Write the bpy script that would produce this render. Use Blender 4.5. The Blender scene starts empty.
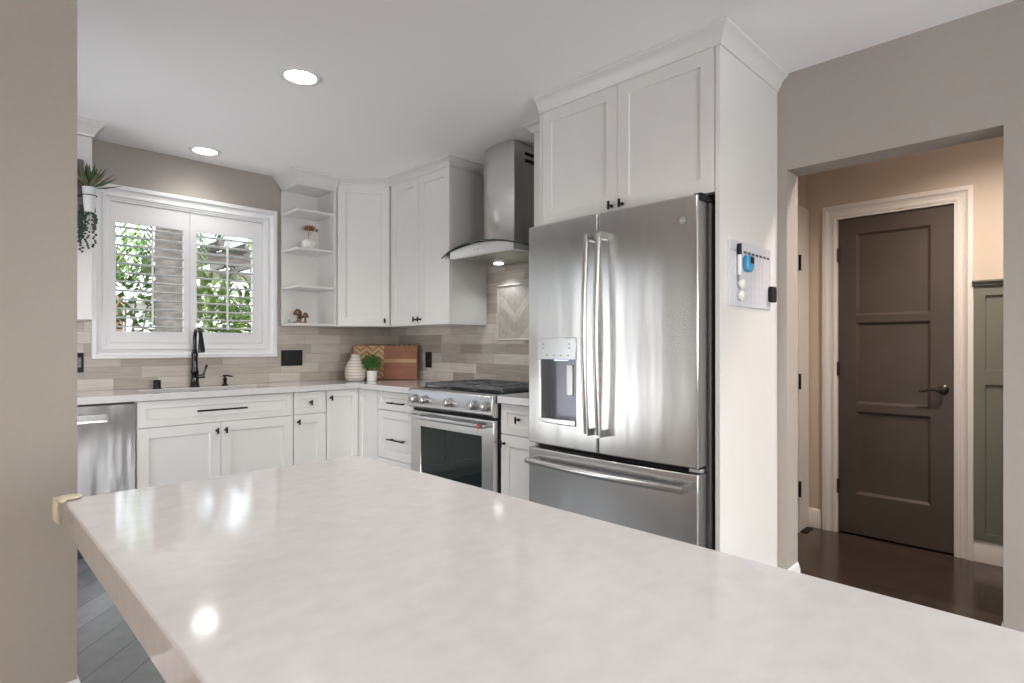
import bpy, bmesh, math, random
from mathutils import Vector, Matrix
random.seed(7)
PI = math.pi
sc = bpy.context.scene
COL = sc.collection

# ------------------------------------------------------------------ camera, world, exposure
CAM_H = 1.20
cd = bpy.data.cameras.new('camera')
cam = bpy.data.objects.new('camera', cd); COL.objects.link(cam)
cam.location = (0, 0, CAM_H)
cam.rotation_euler = (PI/2, 0, math.radians(-45.03))
cd.sensor_width = 36.0
cd.lens = 568.0/1024*36.0
cd.shift_y = 4.0/1024
cd.clip_start = 0.02
sc.camera = cam

w = bpy.data.worlds.new('world'); sc.world = w; w.use_nodes = True
wn = w.node_tree.nodes; wl = w.node_tree.links
sky = wn.new('ShaderNodeTexSky'); sky.sky_type = 'NISHITA'; sky.sun_disc = False
sky.sun_elevation = math.radians(38); sky.sun_rotation = math.radians(200)
sky.air_density = 1.0; sky.dust_density = 3.5
wn['Background'].inputs[1].default_value = 0.80
hs = wn.new('ShaderNodeHueSaturation'); hs.inputs['Saturation'].default_value = .4
wl.new(sky.outputs[0], hs.inputs['Color']); wl.new(hs.outputs[0], wn['Background'].inputs[0])

vs = sc.view_settings
vs.view_transform = 'Standard'; vs.look = 'None'; vs.gamma = 1; vs.use_curve_mapping = False
vs.exposure = 0.50
try:
    sc.cycles.max_bounces = 10; sc.cycles.diffuse_bounces = 6; sc.cycles.glossy_bounces = 5
    sc.cycles.transparent_max_bounces = 16; sc.cycles.sample_clamp_indirect = 6
    sc.cycles.use_denoising = True; sc.cycles.denoiser = 'OPENIMAGEDENOISE'
    sc.cycles.caustics_reflective = False; sc.cycles.caustics_refractive = False
except Exception:
    pass

def area_light(name, loc, rot, sx, sy, power, color=(1, 1, 1)):
    L = bpy.data.lights.new(name, 'AREA'); L.shape = 'RECTANGLE'; L.size = sx; L.size_y = sy
    L.energy = power; L.color = color
    o = bpy.data.objects.new(name, L); COL.objects.link(o); o.location = loc; o.rotation_euler = rot
    return o
# area lamps added as fill at unseen openings, tilted up to brighten the ceiling
area_light('fill_side', (-3.32, -0.6, 1.5), (0, -PI/2-.45, 0), 1.2, 1.2, 16, (0.95, 0.975, 1))
area_light('fill_front', (0.6, -3.12, 1.35), (PI/2+.45, 0, 0), 2.4, 1.7, 88, (0.95, 0.975, 1))
area_light('daylight_back_door', (-.72, 3.43, 1.10), (0, -PI/2-.6, 0), 1.9, .75, 19, (0.97, 0.98, 1))
SUN = bpy.data.lights.new('sun', 'SUN'); SUN.energy = 1.1; SUN.angle = math.radians(3); SUN.color = (1, .97, .92)
so_ = bpy.data.objects.new('sun', SUN); COL.objects.link(so_)
so_.rotation_euler = Vector((-.55, .45, -1.1)).to_track_quat('-Z', 'Y').to_euler()

# ------------------------------------------------------------------ room measures
BX = 2.87      # face of the wall with the range and the doorway
AY = 4.42      # face of the wall with the window
CZ = 2.508     # ceiling

# ------------------------------------------------------------------ materials
def mat(name, color=(.8, .8, .8), rough=.5, metal=0.0, **kw):
    m = bpy.data.materials.new(name); m.use_nodes = True
    b = m.node_tree.nodes['Principled BSDF']
    b.inputs['Base Color'].default_value = (*color, 1)
    b.inputs['Roughness'].default_value = rough
    b.inputs['Metallic'].default_value = metal
    for k, v in kw.items():
        b.inputs[k.replace('_', ' ')].default_value = v
    m.diffuse_color = (*color, 1)
    return m
def nodes(m):
    nt = m.node_tree
    return nt, nt.nodes['Principled BSDF']
def pos_coord(nt, scale=(1, 1, 1), use='Object'):
    tc = nt.nodes.new('ShaderNodeTexCoord'); mp = nt.nodes.new('ShaderNodeMapping')
    mp.inputs['Scale'].default_value = scale
    nt.links.new(tc.outputs[use], mp.inputs[0])
    return mp.outputs[0]
def noise(nt, vec, scale, detail=4, rough=.5):
    n = nt.nodes.new('ShaderNodeTexNoise'); n.inputs['Scale'].default_value = scale
    n.inputs['Detail'].default_value = detail; n.inputs['Roughness'].default_value = rough
    nt.links.new(vec, n.inputs['Vector']); return n.outputs['Fac']
def ramp(nt, fac, stops):
    r = nt.nodes.new('ShaderNodeValToRGB'); e = r.color_ramp.elements
    while len(e) < len(stops): e.new(0.5)
    for k, (p, c) in enumerate(stops):
        e[k].position = p; e[k].color = (*c, 1)
    nt.links.new(fac, r.inputs[0]); return r.outputs[0]
def bump(nt, b, h, strength, dist=.002):
    n = nt.nodes.new('ShaderNodeBump'); n.inputs['Strength'].default_value = strength
    n.inputs['Distance'].default_value = dist
    nt.links.new(h, n.inputs['Height']); nt.links.new(n.outputs[0], b.inputs['Normal'])
def noisy(name, c0, c1, rough=.5, scale=(4, 4, 4), ns=1.0, bmp=0.0, p=(.35, .65), **kw):
    m = mat(name, c0, rough, **kw); nt, b = nodes(m)
    v = pos_coord(nt, scale); f = noise(nt, v, ns, 6, .6)
    nt.links.new(ramp(nt, f, [(p[0], c0), (p[1], c1)]), b.inputs['Base Color'])
    if bmp: bump(nt, b, f, bmp)
    return m

M_wall = noisy('greige wall paint', (.365, .33, .30), (.375, .34, .31), .75, (60, 60, 60), 1, .05)
M_hallwall = noisy('beige hall paint', (.60, .515, .43), (.61, .525, .44), .75, (60, 60, 60), 1, .05)
M_ceil = noisy('ceiling paint', (.90, .89, .90), (.91, .90, .91), .8, (80, 80, 80), 1, .06)
M_white = noisy('white cabinet paint', (.675, .66, .65), (.69, .675, .665), .32, (9, 9, 9), 1)
M_trim = mat('white trim paint', (.74, .74, .755), .3)
M_halltrim = mat('cream trim paint', (.80, .76, .72), .35)
M_quartz = noisy('white quartz', (.575, .56, .565), (.625, .61, .615), .085, (26, 38, 26), 1, p=(.3, .62))
M_black = mat('black metal', (.012, .012, .013), .35, .6)
M_bronze = mat('dark gunmetal faucet', (.05, .05, .055), .18, 1.0)
M_blackplastic = mat('black plastic', (.010, .010, .011), .6, Specular_IOR_Level=.3)
M_dark = mat('dark gap', (.01, .01, .01), .8)
M_olive = mat('olive grey wainscot paint', (.175, .175, .145), .45)
M_chrome = mat('polished steel', (.72, .72, .72), .14, 1.0)
M_iron = noisy('cast iron grate', (.07, .075, .085), (.11, .115, .125), .38, (60, 60, 60), 1)
M_red = mat('red medallion enamel', (.45, .01, .02), .3)
M_glassblack = mat('oven glass', (.006, .012, .011), .04)
M_ceramic = mat('white ceramic', (.78, .77, .75), .35)
M_shelfwhite = M_white

def steel(name, col=(.60, .59, .58), rough=.22, wav=.25, vertical=True):
    m = mat(name, col, rough, 1.0); nt, b = nodes(m)
    v = pos_coord(nt, (7, 7, .9)); f = noise(nt, v, 1.0, 2, .4)
    bn = nt.nodes.new('ShaderNodeBump'); bn.inputs['Strength'].default_value = wav; bn.inputs['Distance'].default_value = .02
    nt.links.new(f, bn.inputs['Height'])
    nt.links.new(bn.outputs[0], b.inputs['Normal'])
    b.inputs['Anisotropic'].default_value = .75
    tg = nt.nodes.new('ShaderNodeTangent'); tg.direction_type = 'RADIAL'; tg.axis = 'Z'
    nt.links.new(tg.outputs[0], b.inputs['Tangent'])
    return m
M_steel = steel('brushed stainless steel', (.60, .595, .59), .26, wav=.30)
M_satin = mat('satin handle steel', (.50, .49, .48), .26, 1.0)
M_steelflat = steel('brushed steel flat', (.60, .60, .60), .26, wav=.04)
M_darksteel = mat('dark grey appliance side', (.06, .06, .06), .5, .2)
M_hoodside = mat('shaded hood steel', (.40, .39, .37), .35, 1.0)

def mat_tile():
    m = mat('stone plank backsplash', rough=.42); nt, b = nodes(m)
    g = nt.nodes.new('ShaderNodeNewGeometry'); s = nt.nodes.new('ShaderNodeSeparateXYZ'); nt.links.new(g.outputs['Position'], s.inputs[0])
    a = nt.nodes.new('ShaderNodeMath'); a.operation = 'SUBTRACT'; nt.links.new(s.outputs[0], a.inputs[0]); nt.links.new(s.outputs[1], a.inputs[1])
    c = nt.nodes.new('ShaderNodeCombineXYZ'); nt.links.new(a.outputs[0], c.inputs[0]); nt.links.new(s.outputs[2], c.inputs[1])
    mp = nt.nodes.new('ShaderNodeMapping'); mp.inputs['Location'].default_value = (.07, -.914, 0); nt.links.new(c.outputs[0], mp.inputs[0])
    br = nt.nodes.new('ShaderNodeTexBrick'); br.offset = .37; br.offset_frequency = 2; br.squash = .8; br.squash_frequency = 3
    br.inputs['Scale'].default_value = 1; br.inputs['Brick Width'].default_value = .31; br.inputs['Row Height'].default_value = .0745
    br.inputs['Mortar Size'].default_value = .0011; br.inputs['Mortar Smooth'].default_value = .2; br.inputs['Bias'].default_value = 0
    br.inputs['Color1'].default_value = (.33, .29, .255, 1); br.inputs['Color2'].default_value = (.62, .575, .53, 1); br.inputs['Mortar'].default_value = (.33, .30, .27, 1)
    nt.links.new(mp.outputs[0], br.inputs[0])
    mp2 = nt.nodes.new('ShaderNodeMapping'); mp2.inputs['Scale'].default_value = (5, 70, 1); nt.links.new(c.outputs[0], mp2.inputs[0])
    f = noise(nt, mp2.outputs[0], 1, 5, .6)
    r = ramp(nt, f, [(.3, (.82, .81, .80)), (.7, (1.08, 1.07, 1.05))])
    mx = nt.nodes.new('ShaderNodeMix'); mx.data_type = 'RGBA'; mx.blend_type = 'MULTIPLY'; mx.inputs[0].default_value = 1
    nt.links.new(br.outputs['Color'], mx.inputs[6]); nt.links.new(r, mx.inputs[7]); nt.links.new(mx.outputs[2], b.inputs['Base Color'])
    inv = nt.nodes.new('ShaderNodeMath'); inv.operation = 'SUBTRACT'; inv.inputs[0].default_value = 1; nt.links.new(br.outputs['Fac'], inv.inputs[1])
    bump(nt, b, inv.outputs[0], .5, .001)
    return m
M_tile = mat_tile()
def mat_island(name, stops, rough, streak=(2, 2, 2), amt=(.85, 1.1), gloss_var=False):
    # colour varies from plank to plank, with a grain along the plank
    m = mat(name, stops[0][1], rough); nt, b = nodes(m)
    g = nt.nodes.new('ShaderNodeNewGeometry')
    base = ramp(nt, g.outputs['Random Per Island'], stops)
    v = pos_coord(nt, streak); f = noise(nt, v, 1, 5, .6)
    r = ramp(nt, f, [(.3, (amt[0],)*3), (.7, (amt[1],)*3)])
    mx = nt.nodes.new('ShaderNodeMix'); mx.data_type = 'RGBA'; mx.blend_type = 'MULTIPLY'; mx.inputs[0].default_value = 1
    nt.links.new(base, mx.inputs[6]); nt.links.new(r, mx.inputs[7]); nt.links.new(mx.outputs[2], b.inputs['Base Color'])
    return m
M_floortile = mat_island('grey wood look floor tile', [(0, (.15, .158, .168)), (1, (.24, .25, .26))], .38, (14, 14, 14))
M_grout = mat('dark grout', (.05, .05, .052), .8)
M_darkwood = mat_island('dark brown wood floor', [(0, (.042, .029, .023)), (1, (.066, .045, .035))], .18, (30, 4, 4), (.7, 1.3))
M_warmwood = mat_island('oak floor', [(0, (.36, .21, .12)), (1, (.44, .27, .16))], .35, (30, 4, 4))
M_accent = mat_island('herringbone stone tile', [(0, (.40, .36, .33)), (1, (.55, .51, .47))], .42, (30, 30, 30))
M_browndoor = noisy('taupe brown door paint', (.082, .063, .053), (.098, .076, .065), .38, (3, 3, 3), 1)
def mat_wood(name, c0, c1, scale):
    return noisy(name, c0, c1, .45, scale, 1, p=(.3, .7))
M_walnut = mat_wood('reddish walnut', (.20, .075, .035), (.32, .13, .065), (3, 3, 45))
M_maple = mat_wood('light maple stripe', (.42, .25, .13), (.5, .31, .17), (3, 3, 45))
M_chev1 = mat('pale chevron inlay', (.46, .30, .16), .5)
M_chev2 = mat('dark chevron inlay', (.25, .12, .055), .5)

def emit(name, col, s):
    m = bpy.data.materials.new(name); m.use_nodes = True; nt = m.node_tree; nt.nodes.clear()
    e = nt.nodes.new('ShaderNodeEmission'); e.inputs[0].default_value = (*col, 1); e.inputs[1].default_value = s
    o = nt.nodes.new('ShaderNodeOutputMaterial'); nt.links.new(e.outputs[0], o.inputs[0]); return m
M_lamp = emit('lit lamp lens', (1, .98, .95), 9)
M_hoodlamp = emit('lit hood lens', (.93, 1, .98), 5)
M_displight = emit('blue dispenser light', (.55, .65, 1), 1.6)
def clear_pane(name, tint=(1, 1, 1), ior=1.45):
    m = bpy.data.materials.new(name); m.use_nodes = True; nt = m.node_tree; nt.nodes.clear()
    t = nt.nodes.new('ShaderNodeBsdfTransparent'); t.inputs[0].default_value = (*tint, 1)
    g = nt.nodes.new('ShaderNodeBsdfGlossy'); g.inputs['Roughness'].default_value = .02
    fr = nt.nodes.new('ShaderNodeFresnel'); fr.inputs[0].default_value = ior
    mx = nt.nodes.new('ShaderNodeMixShader'); nt.links.new(fr.outputs[0], mx.inputs[0])
    nt.links.new(t.outputs[0], mx.inputs[1]); nt.links.new(g.outputs[0], mx.inputs[2])
    o = nt.nodes.new('ShaderNodeOutputMaterial'); nt.links.new(mx.outputs[0], o.inputs[0]); return m
M_pane = clear_pane('window glass', (.97, .98, .98))
M_hoodglass = clear_pane(ior=1.15, name='clear hood glass', tint=(.93, .95, .95))

# ------------------------------------------------------------------ mesh builder
def face_xf(x, y, deg, z=0):
    """u runs along deg, w points out of the face (deg 0 faces -Y, deg -90 faces -X), v is up"""
    a = math.radians(deg); u = (math.cos(a), math.sin(a)); n = (math.sin(a), -math.cos(a))
    return lambda p: Vector((x + u[0]*p[0] + n[0]*p[2], y + u[1]*p[0] + n[1]*p[2], z + p[1]))
IDENT = lambda p: Vector(p)
class MB:
    def __init__(s, xf=None): s.v = []; s.f = []; s.m = []; s.xf = xf or IDENT; s.mi = 0
    def add(s, vs, fs):
        b = len(s.v); s.v += [s.xf(Vector(p)) for p in vs]; s.f += [tuple(b+i for i in f) for f in fs]; s.m += [s.mi]*len(fs); return s
    def box(s, x0, x1, y0, y1, z0, z1):
        return s.add([(x0,y0,z0),(x1,y0,z0),(x1,y1,z0),(x0,y1,z0),(x0,y0,z1),(x1,y0,z1),(x1,y1,z1),(x0,y1,z1)],
                     [(0,3,2,1),(4,5,6,7),(0,1,5,4),(1,2,6,5),(2,3,7,6),(3,0,4,7)])
    def prism(s, poly, z0, z1, ax='z'):
        n = len(poly)
        P = {'z': lambda a, b, c: (a, b, c), 'y': lambda a, b, c: (a, c, b), 'x': lambda a, b, c: (c, a, b)}[ax]
        return s.add([P(a, b, z0) for a, b in poly] + [P(a, b, z1) for a, b in poly],
                     [tuple(range(n))[::-1], tuple(range(n, 2*n))] + [(i, (i+1) % n, n+(i+1) % n, n+i) for i in range(n)])
    def tube(s, pts, r, seg=12, sy=1.0):
        pts = [Vector(p) for p in pts]; n = len(pts); rs = r if isinstance(r, (list, tuple)) else [r]*n
        vs = []; up = None
        for i, p in enumerate(pts):
            d = (pts[min(i+1, n-1)] - pts[max(i-1, 0)]).normalized()
            if up is None:
                up = Vector((0, 0, 1)) if abs(d.z) < .9 else Vector((1, 0, 0))
            a = d.cross(up).normalized(); up = a.cross(d).normalized()
            for k in range(seg):
                t = 2*PI*k/seg; vs.append(p + (a*math.cos(t)*sy + up*math.sin(t))*rs[i])
        fs = [tuple(range(seg))[::-1], tuple(range((n-1)*seg, n*seg))]
        for i in range(n-1):
            for k in range(seg):
                k2 = (k+1) % seg; fs.append((i*seg+k, i*seg+k2, (i+1)*seg+k2, (i+1)*seg+k))
        return s.add(vs, fs)
    def lathe(s, c, prof, seg=24, axis='z'):
        vs = []; n = len(prof)
        for r, h in prof:
            for k in range(seg):
                t = 2*PI*k/seg; a, b = r*math.cos(t), r*math.sin(t)
                q = {'z': (a, b, h), 'x': (h, a, b), 'y': (b, h, a)}[axis]
                vs.append((c[0]+q[0], c[1]+q[1], c[2]+q[2]))
        fs = [tuple(range(seg))[::-1], tuple(range((n-1)*seg, n*seg))]
        for i in range(n-1):
            for k in range(seg):
                k2 = (k+1) % seg; fs.append((i*seg+k, i*seg+k2, (i+1)*seg+k2, (i+1)*seg+k))
        return s.add(vs, fs)
    def cells(s, us, vs_, filled, w0, w1, fn=None):
        """solid made of grid cells; fn(u, v, w) gives the point"""
        fn = fn or (lambda u, v, w: (u, v, w)); nu, nv = len(us), len(vs_)
        idx = lambda i, j, k: (i*nv + j)*2 + k
        pts = [fn(u, v, ww) for u in us for v in vs_ for ww in (w0, w1)]
        F = lambda i, j: 0 <= i < nu-1 and 0 <= j < nv-1 and filled(i, j)
        fs = []
        for i in range(nu-1):
            for j in range(nv-1):
                if not F(i, j): continue
                a, b, c, d = (i, j), (i+1, j), (i+1, j+1), (i, j+1)
                fs.append(tuple(idx(*q, 1) for q in (a, b, c, d))); fs.append(tuple(idx(*q, 0) for q in (d, c, b, a)))
                for (p, q, n) in ((a, b, (i, j-1)), (b, c, (i+1, j)), (c, d, (i, j+1)), (d, a, (i-1, j))):
                    if not F(*n): fs.append((idx(*p, 0), idx(*q, 0), idx(*q, 1), idx(*p, 1)))
        used = sorted({i for f in fs for i in f}); mp = {o: k for k, o in enumerate(used)}
        return s.add([pts[i] for i in used], [tuple(mp[i] for i in f) for f in fs])
    def sweep(s, path, prof, closed=False, cap=True):
        """prof = closed outline of (offset to the left of the path, height w); path in the u-v plane; yields points (u, v, w)"""
        n = len(path); P = [Vector(p) for p in path]; rings = []
        for i in range(n):
            d0 = (P[i]-P[i-1]).normalized() if (closed or i > 0) else None
            d1 = (P[(i+1) % n]-P[i]).normalized() if (closed or i < n-1) else None
            if d0 is None: d0 = d1
            if d1 is None: d1 = d0
            n0 = Vector((-d0.y, d0.x)); n1 = Vector((-d1.y, d1.x)); mm = (n0+n1).normalized(); k = 1/max(.3, mm.dot(n0))
            rings.append([(P[i].x+mm.x*k*o, P[i].y+mm.y*k*o, ww) for o, ww in prof])
        m = len(prof); vs = [q for r in rings for q in r]; fs = []
        for i in range(n if closed else n-1):
            a = i*m; b = ((i+1) % n)*m
            for j in range(m):
                j2 = (j+1) % m; fs.append((a+j, b+j, b+j2, a+j2))
        if not closed and cap: fs += [tuple(range(m)), tuple(range((n-1)*m, n*m))[::-1]]
        return s.add(vs, fs)
    def build(s, name, mats, parent=None, bevel=0.0, smooth=None, label=None, seg=2, fix=True):
        off = Vector((0, 0, 0))
        if parent is not None:
            p = parent
            while p is not None: off = off + p.location; p = p.parent
        else:
            xs = [v.x for v in s.v]; ys = [v.y for v in s.v]; off = Vector(((min(xs)+max(xs))/2, (min(ys)+max(ys))/2, min(v.z for v in s.v)))
        me = bpy.data.meshes.new(name); me.from_pydata([v-off for v in s.v], [], s.f)
        if not isinstance(mats, (list, tuple)): mats = [mats]
        for m in mats: me.materials.append(m)
        for pl, mi in zip(me.polygons, s.m): pl.material_index = mi
        if fix:
            bm = bmesh.new(); bm.from_mesh(me); bmesh.ops.recalc_face_normals(bm, faces=bm.faces); bm.to_mesh(me); bm.free()
        if smooth is not None:
            for pl in me.polygons: pl.use_smooth = True
            try: me.set_sharp_from_angle(angle=math.radians(smooth))
            except Exception: pass
        o = bpy.data.objects.new(name, me); COL.objects.link(o)
        if parent is not None: o.parent = parent
        else: o.location = off
        if bevel:
            b = o.modifiers.new('bevel', 'BEVEL'); b.width = bevel; b.segments = seg; b.limit_method = 'ANGLE'; b.angle_limit = math.radians(40)
            b.harden_normals = False
            for pl in me.polygons: pl.use_smooth = True
            try: me.set_sharp_from_angle(angle=math.radians(40))
            except Exception: pass
        if label: o['label'] = label
        return o
def tag(o, label=None, cat=None, group=None, kind=None):
    if label: o['label'] = label
    if cat: o['category'] = cat
    if group: o['group'] = group
    if kind: o['kind'] = kind
    return o
def thing(name, loc, label, cat, group=None, kind=None):
    o = bpy.data.objects.new(name, None); COL.objects.link(o); o.location = loc; o.empty_display_size = .1
    return tag(o, label, cat, group, kind)
def struct(o, label=None, cat=None):
    o['kind'] = 'structure'
    if label: o['label'] = label
    o['category'] = cat or o.name.split('_')[0].split('.')[0]
    return o

def clip(poly, x0, x1, y0, y1):
    for ax, lim, sgn in ((0, x0, 1), (0, x1, -1), (1, y0, 1), (1, y1, -1)):
        out = []
        for i in range(len(poly)):
            a, b = poly[i-1], poly[i]; da, db = (a[ax]-lim)*sgn, (b[ax]-lim)*sgn
            if da >= 0: 
                if db >= 0: out.append(b)
                else:
                    t = da/(da-db); out.append((a[0]+t*(b[0]-a[0]), a[1]+t*(b[1]-a[1])))
            elif db >= 0:
                t = da/(da-db); out.append((a[0]+t*(b[0]-a[0]), a[1]+t*(b[1]-a[1]))); out.append(b)
        poly = out
        if len(poly) < 3: return []
    return poly
def herringbone(x0, x1, y0, y1, w_, k, deg, gap, ox=0, oy=0):
    L = w_*k; a = math.radians(deg); ca, sa = math.cos(a), math.sin(a); out = []
    cx, cy = (x0+x1)/2, (y0+y1)/2; R = math.hypot(x1-x0, y1-y0)/2 + L*1.5
    N = int(R/w_)+3; K = int(R/L)+3
    for i in range(-N*2, N*2):
        for j in range(-K, K):
            bx, by = i*w_ + j*L, i*w_ - j*L
            if math.hypot(bx, by) > R*1.1: continue
            for (p0, p1, q0, q1) in ((0, L, 0, w_), (L, L+w_, w_-L, w_)):
                r = [(bx+p0+gap, by+q0+gap), (bx+p1-gap, by+q0+gap), (bx+p1-gap, by+q1-gap), (bx+p0+gap, by+q1-gap)]
                r = [(cx+ox+u*ca-v*sa, cy+oy+u*sa+v*ca) for u, v in r]
                r = clip(r, x0, x1, y0, y1)
                if len(r) >= 3: out.append(r)
    return out

# ------------------------------------------------------------------ the room
XW, YW = -3.2, -3.0       # far walls of the dining side, behind the camera
m = MB(); m.box(XW-.15, BX+.15, YW-.15, AY+.15, -.12, -.004)
struct(m.build('floor_base', M_grout), cat='floor')
m = MB()
for r in herringbone(-.5, BX, 2.3, AY, .148, 4, 45, .0012): m.add([(a, b, 0) for a, b in r], [tuple(range(len(r)))])
for r in herringbone(.15, BX, YW, 2.3, .148, 4, 45, .0012): m.add([(a, b, 0) for a, b in r], [tuple(range(len(r)))])
struct(m.build('floor_kitchen', M_floortile, fix=False), cat='floor')
m = MB(); rnd = random.Random(3)
for i in range(24):
    y = YW - rnd.random()
    while y < 2.3:
        l = .9 + rnd.random()*.6; a, b = max(y, YW), min(y+l-.002, 2.3)
        x0 = XW + i*.14; x1 = min(x0+.138, .15)
        if b > a and x1 > x0: m.add([(x0, a, 0), (x1, a, 0), (x1, b, 0), (x0, b, 0)], [(0, 1, 2, 3)])
        y += l
struct(m.build('floor_dining', M_warmwood, fix=False), cat='floor')
HX, HY = 4.07, 1.29       # hall: far wall face, left wall face
m = MB()
m.box(3.02, HX+.15, -1.6, HY+.1, -.12, -.004)
struct(m.build('floor_hall_base', M_dark), cat='floor')
m = MB()
for i in range(14):
    y = -1.6 - rnd.random()
    while y < HY:
        l = .8 + rnd.random()*.7; a, b = max(y, -1.6), min(y+l-.001, HY)
        x0 = 2.871 + i*.09; x1 = min(x0+.0892, HX)
        if x0 < 3.02: a, b = max(a, .207), min(b, .996)
        if b > a and x1 > x0: m.add([(x0, a, 0), (x1, a, 0), (x1, b, 0), (x0, b, 0)], [(0, 1, 2, 3)])
        y += l
struct(m.build('floor_hall', M_darkwood, fix=False), cat='floor')
m = MB(); m.box(XW-.15, HX+.15, YW-.15, AY+.15, CZ, CZ+.15)
struct(m.build('ceiling', M_ceil))

# wall with the window (window opening X .752-1.733, Z 1.205-2.145)
WX0, WX1, WZ0, WZ1 = .748, 1.737, 1.203, 2.147
m = MB(); m.cells([-.65, WX0, WX1, BX+.15], [0, WZ0, WZ1, CZ], lambda i, j: not (i == 1 and j == 1), 0, 1, lambda u, v, q: (u, AY+.15*q, v))
struct(m.build('wall_back', M_wall))
# wall with the range and the doorway to the hall
OY0, OY1, OZ = .206, .997, 2.045
m = MB(); m.cells([YW-.15, OY0, OY1, AY], [0, OZ, CZ], lambda i, j: not (i == 1 and j == 0), 0, 1, lambda u, v, q: (BX+.15*q, u, v))
struct(m.build('wall_right', M_wall))
m = MB(); m.box(XW, .307, 2.30, 2.45, 0, CZ)
struct(m.build('wall_left', M_wall))
m = MB(); m.cells([2.45, 3.05, 3.80, AY], [0, 2.08, CZ], lambda i, j: not (i == 1 and j == 0), 0, 1, lambda u, v, q: (-.5-.15*q, u, v))
struct(m.build('wall_kitchen_end', M_wall), cat='wall')
m = MB(); m.cells([YW-.15, -1.2, 0, 2.45], [0, .9, 2.1, CZ], lambda i, j: not (i == 1 and j == 1), 0, 1, lambda u, v, q: (XW-.15*q, u, v))
struct(m.build('wall_dining', M_wall), cat='wall')
m = MB(); m.cells([XW-.15, -.6, 1.8, BX+.15], [0, .5, 2.2, CZ], lambda i, j: not (i == 1 and j == 1), 0, 1, lambda u, v, q: (u, YW-.15*q, v))
struct(m.build('wall_front', M_wall))
# hall walls
m = MB(); m.cells([-1.7, .485, 1.13, HY+.1], [0, 2.028, CZ], lambda i, j: not (i == 1 and j == 0), 0, 1, lambda u, v, q: (HX+.12*q, u, v))
struct(m.build('wall_hall_far', M_hallwall), cat='wall')
m = MB(); m.box(BX+.15, HX, HY, HY+.1, 0, CZ)
struct(m.build('wall_hall_left', M_hallwall), cat='wall')
m = MB(); m.box(BX+.15, HX, -1.7, -1.6, 0, CZ)
struct(m.build('wall_hall_right', M_hallwall), cat='wall')

m = MB(); m.box(HX+.1205, HX+.16, .3, 1.3, 0, 2.2)  # unseen dark sheet added to block sky showing under the hall door
struct(m.build('wall_hall_closet', M_dark), cat='wall')
# unseen windows put in to let daylight through: plain white frames with mullions
def plain_window(name, horizontal, a0, a1, z0, z1, c, n):
    m = MB()
    us = []; t = .05
    fn = (lambda u, v, q: (u, c+q, v)) if horizontal else (lambda u, v, q: (c+q, u, v))
    step = (a1-a0)/n; us = [a0]
    for i in range(n): us += [a0+i*step+t, a0+(i+1)*step-t]
    us += [a1]
    us = sorted(set(round(u, 4) for u in us))
    m.cells(us, [z0, z0+t, z1-t, z1], lambda i, j: not (j == 1 and i % 2 == 1), -.03, .03, fn)
    fr = struct(m.build(name, M_trim), cat='window')
    m = MB()
    if horizontal: m.box(a0+.02, a1-.02, c-.004, c+.004, z0+.02, z1-.02)
    else: m.box(c-.004, c+.004, a0+.02, a1-.02, z0+.02, z1-.02)
    m.build('pane', M_pane, fr)
plain_window('added_window_side', False, -1.2, 0, .9, 2.1, XW-.08, 2)
plain_window('added_window_end', False, 3.05, 3.80, .004, 2.08, -.575, 1)  # unseen glazed opening added for its bright reflection in the fridge
plain_window('added_window_front', True, -.6, 1.8, .5, 2.2, YW-.08, 3)

# ------------------------------------------------------------------ profiles
def crown(path, depth=.066, h=.085, name='crown_moulding', parent=None, label=None, m_=None):
    pr = [(0, CZ-h), (.007, CZ-h), (.010, CZ-h*.80), (.016, CZ-h*.72), (depth*.45, CZ-h*.48), (depth*.8, CZ-h*.26), (depth*.92, CZ-h*.22), (depth, CZ-h*.16), (depth, CZ-.001), (0, CZ-.001)]
    mb = MB(); mb.sweep(path, [(-o, z) for o, z in pr])
    return mb.build(name, m_ or M_white, parent, smooth=35)
def base_prof(t=.014, h=.118):
    return [(0, 0), (t, 0), (t, h*.72), (t*.75, h*.80), (t*.6, h*.88), (t*.3, h*.97), (0, h)]
def baseboard(name, path, m_=M_trim, h=.118, t=.014, side=1):
    mb = MB(); mb.sweep(path, [(o*side, z) for o, z in base_prof(t, h)])
    return struct(mb.build(name, m_, smooth=30), cat='baseboard')
# path direction with the profile on its left side
baseboard('baseboard_doorway_left', [(3.018, OY1), (BX, OY1), (BX, 1.038)], side=1)
baseboard('baseboard_doorway_right', [(BX, YW), (BX, OY0), (3.018, OY0)], side=1)
baseboard('baseboard_left', [(XW, 2.30), (.307, 2.30), (.307, 2.45), (-.49, 2.45)], side=-1)
baseboard('baseboard_hall_left', [(3.02, HY), (3.86, HY)], M_halltrim, .124, side=-1)
baseboard('baseboard_hall_corner', [(HX, HY), (HX, 1.197)], M_halltrim, .124, side=-1)
baseboard('baseboard_hall_far', [(HX, .422), (HX, -1.6)], M_halltrim, .124, side=-1)

# casing sweep in a vertical face: profile offset measured outwards from the opening edge
def casing(name, xf, path, width, mt, closed=False, depth=.020, side=1, parent=None):
    W = width; D = depth
    pr = [(0, 0), (0, D*.35), (W*.05, D*.42), (W*.14, D*.42), (W*.17, D*.68), (W*.32, D*.72), (W*.37, D*.45), (W*.52, D*.55), (W*.68, D*.95), (W*.72, D*1.15), (W*.96, D*1.15), (W, D*1.0), (W, 0)]
    mb = MB(xf); mb.sweep(path, [(o*side, q) for o, q in pr], closed)
    return mb.build(name, mt, parent, smooth=30)
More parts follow.
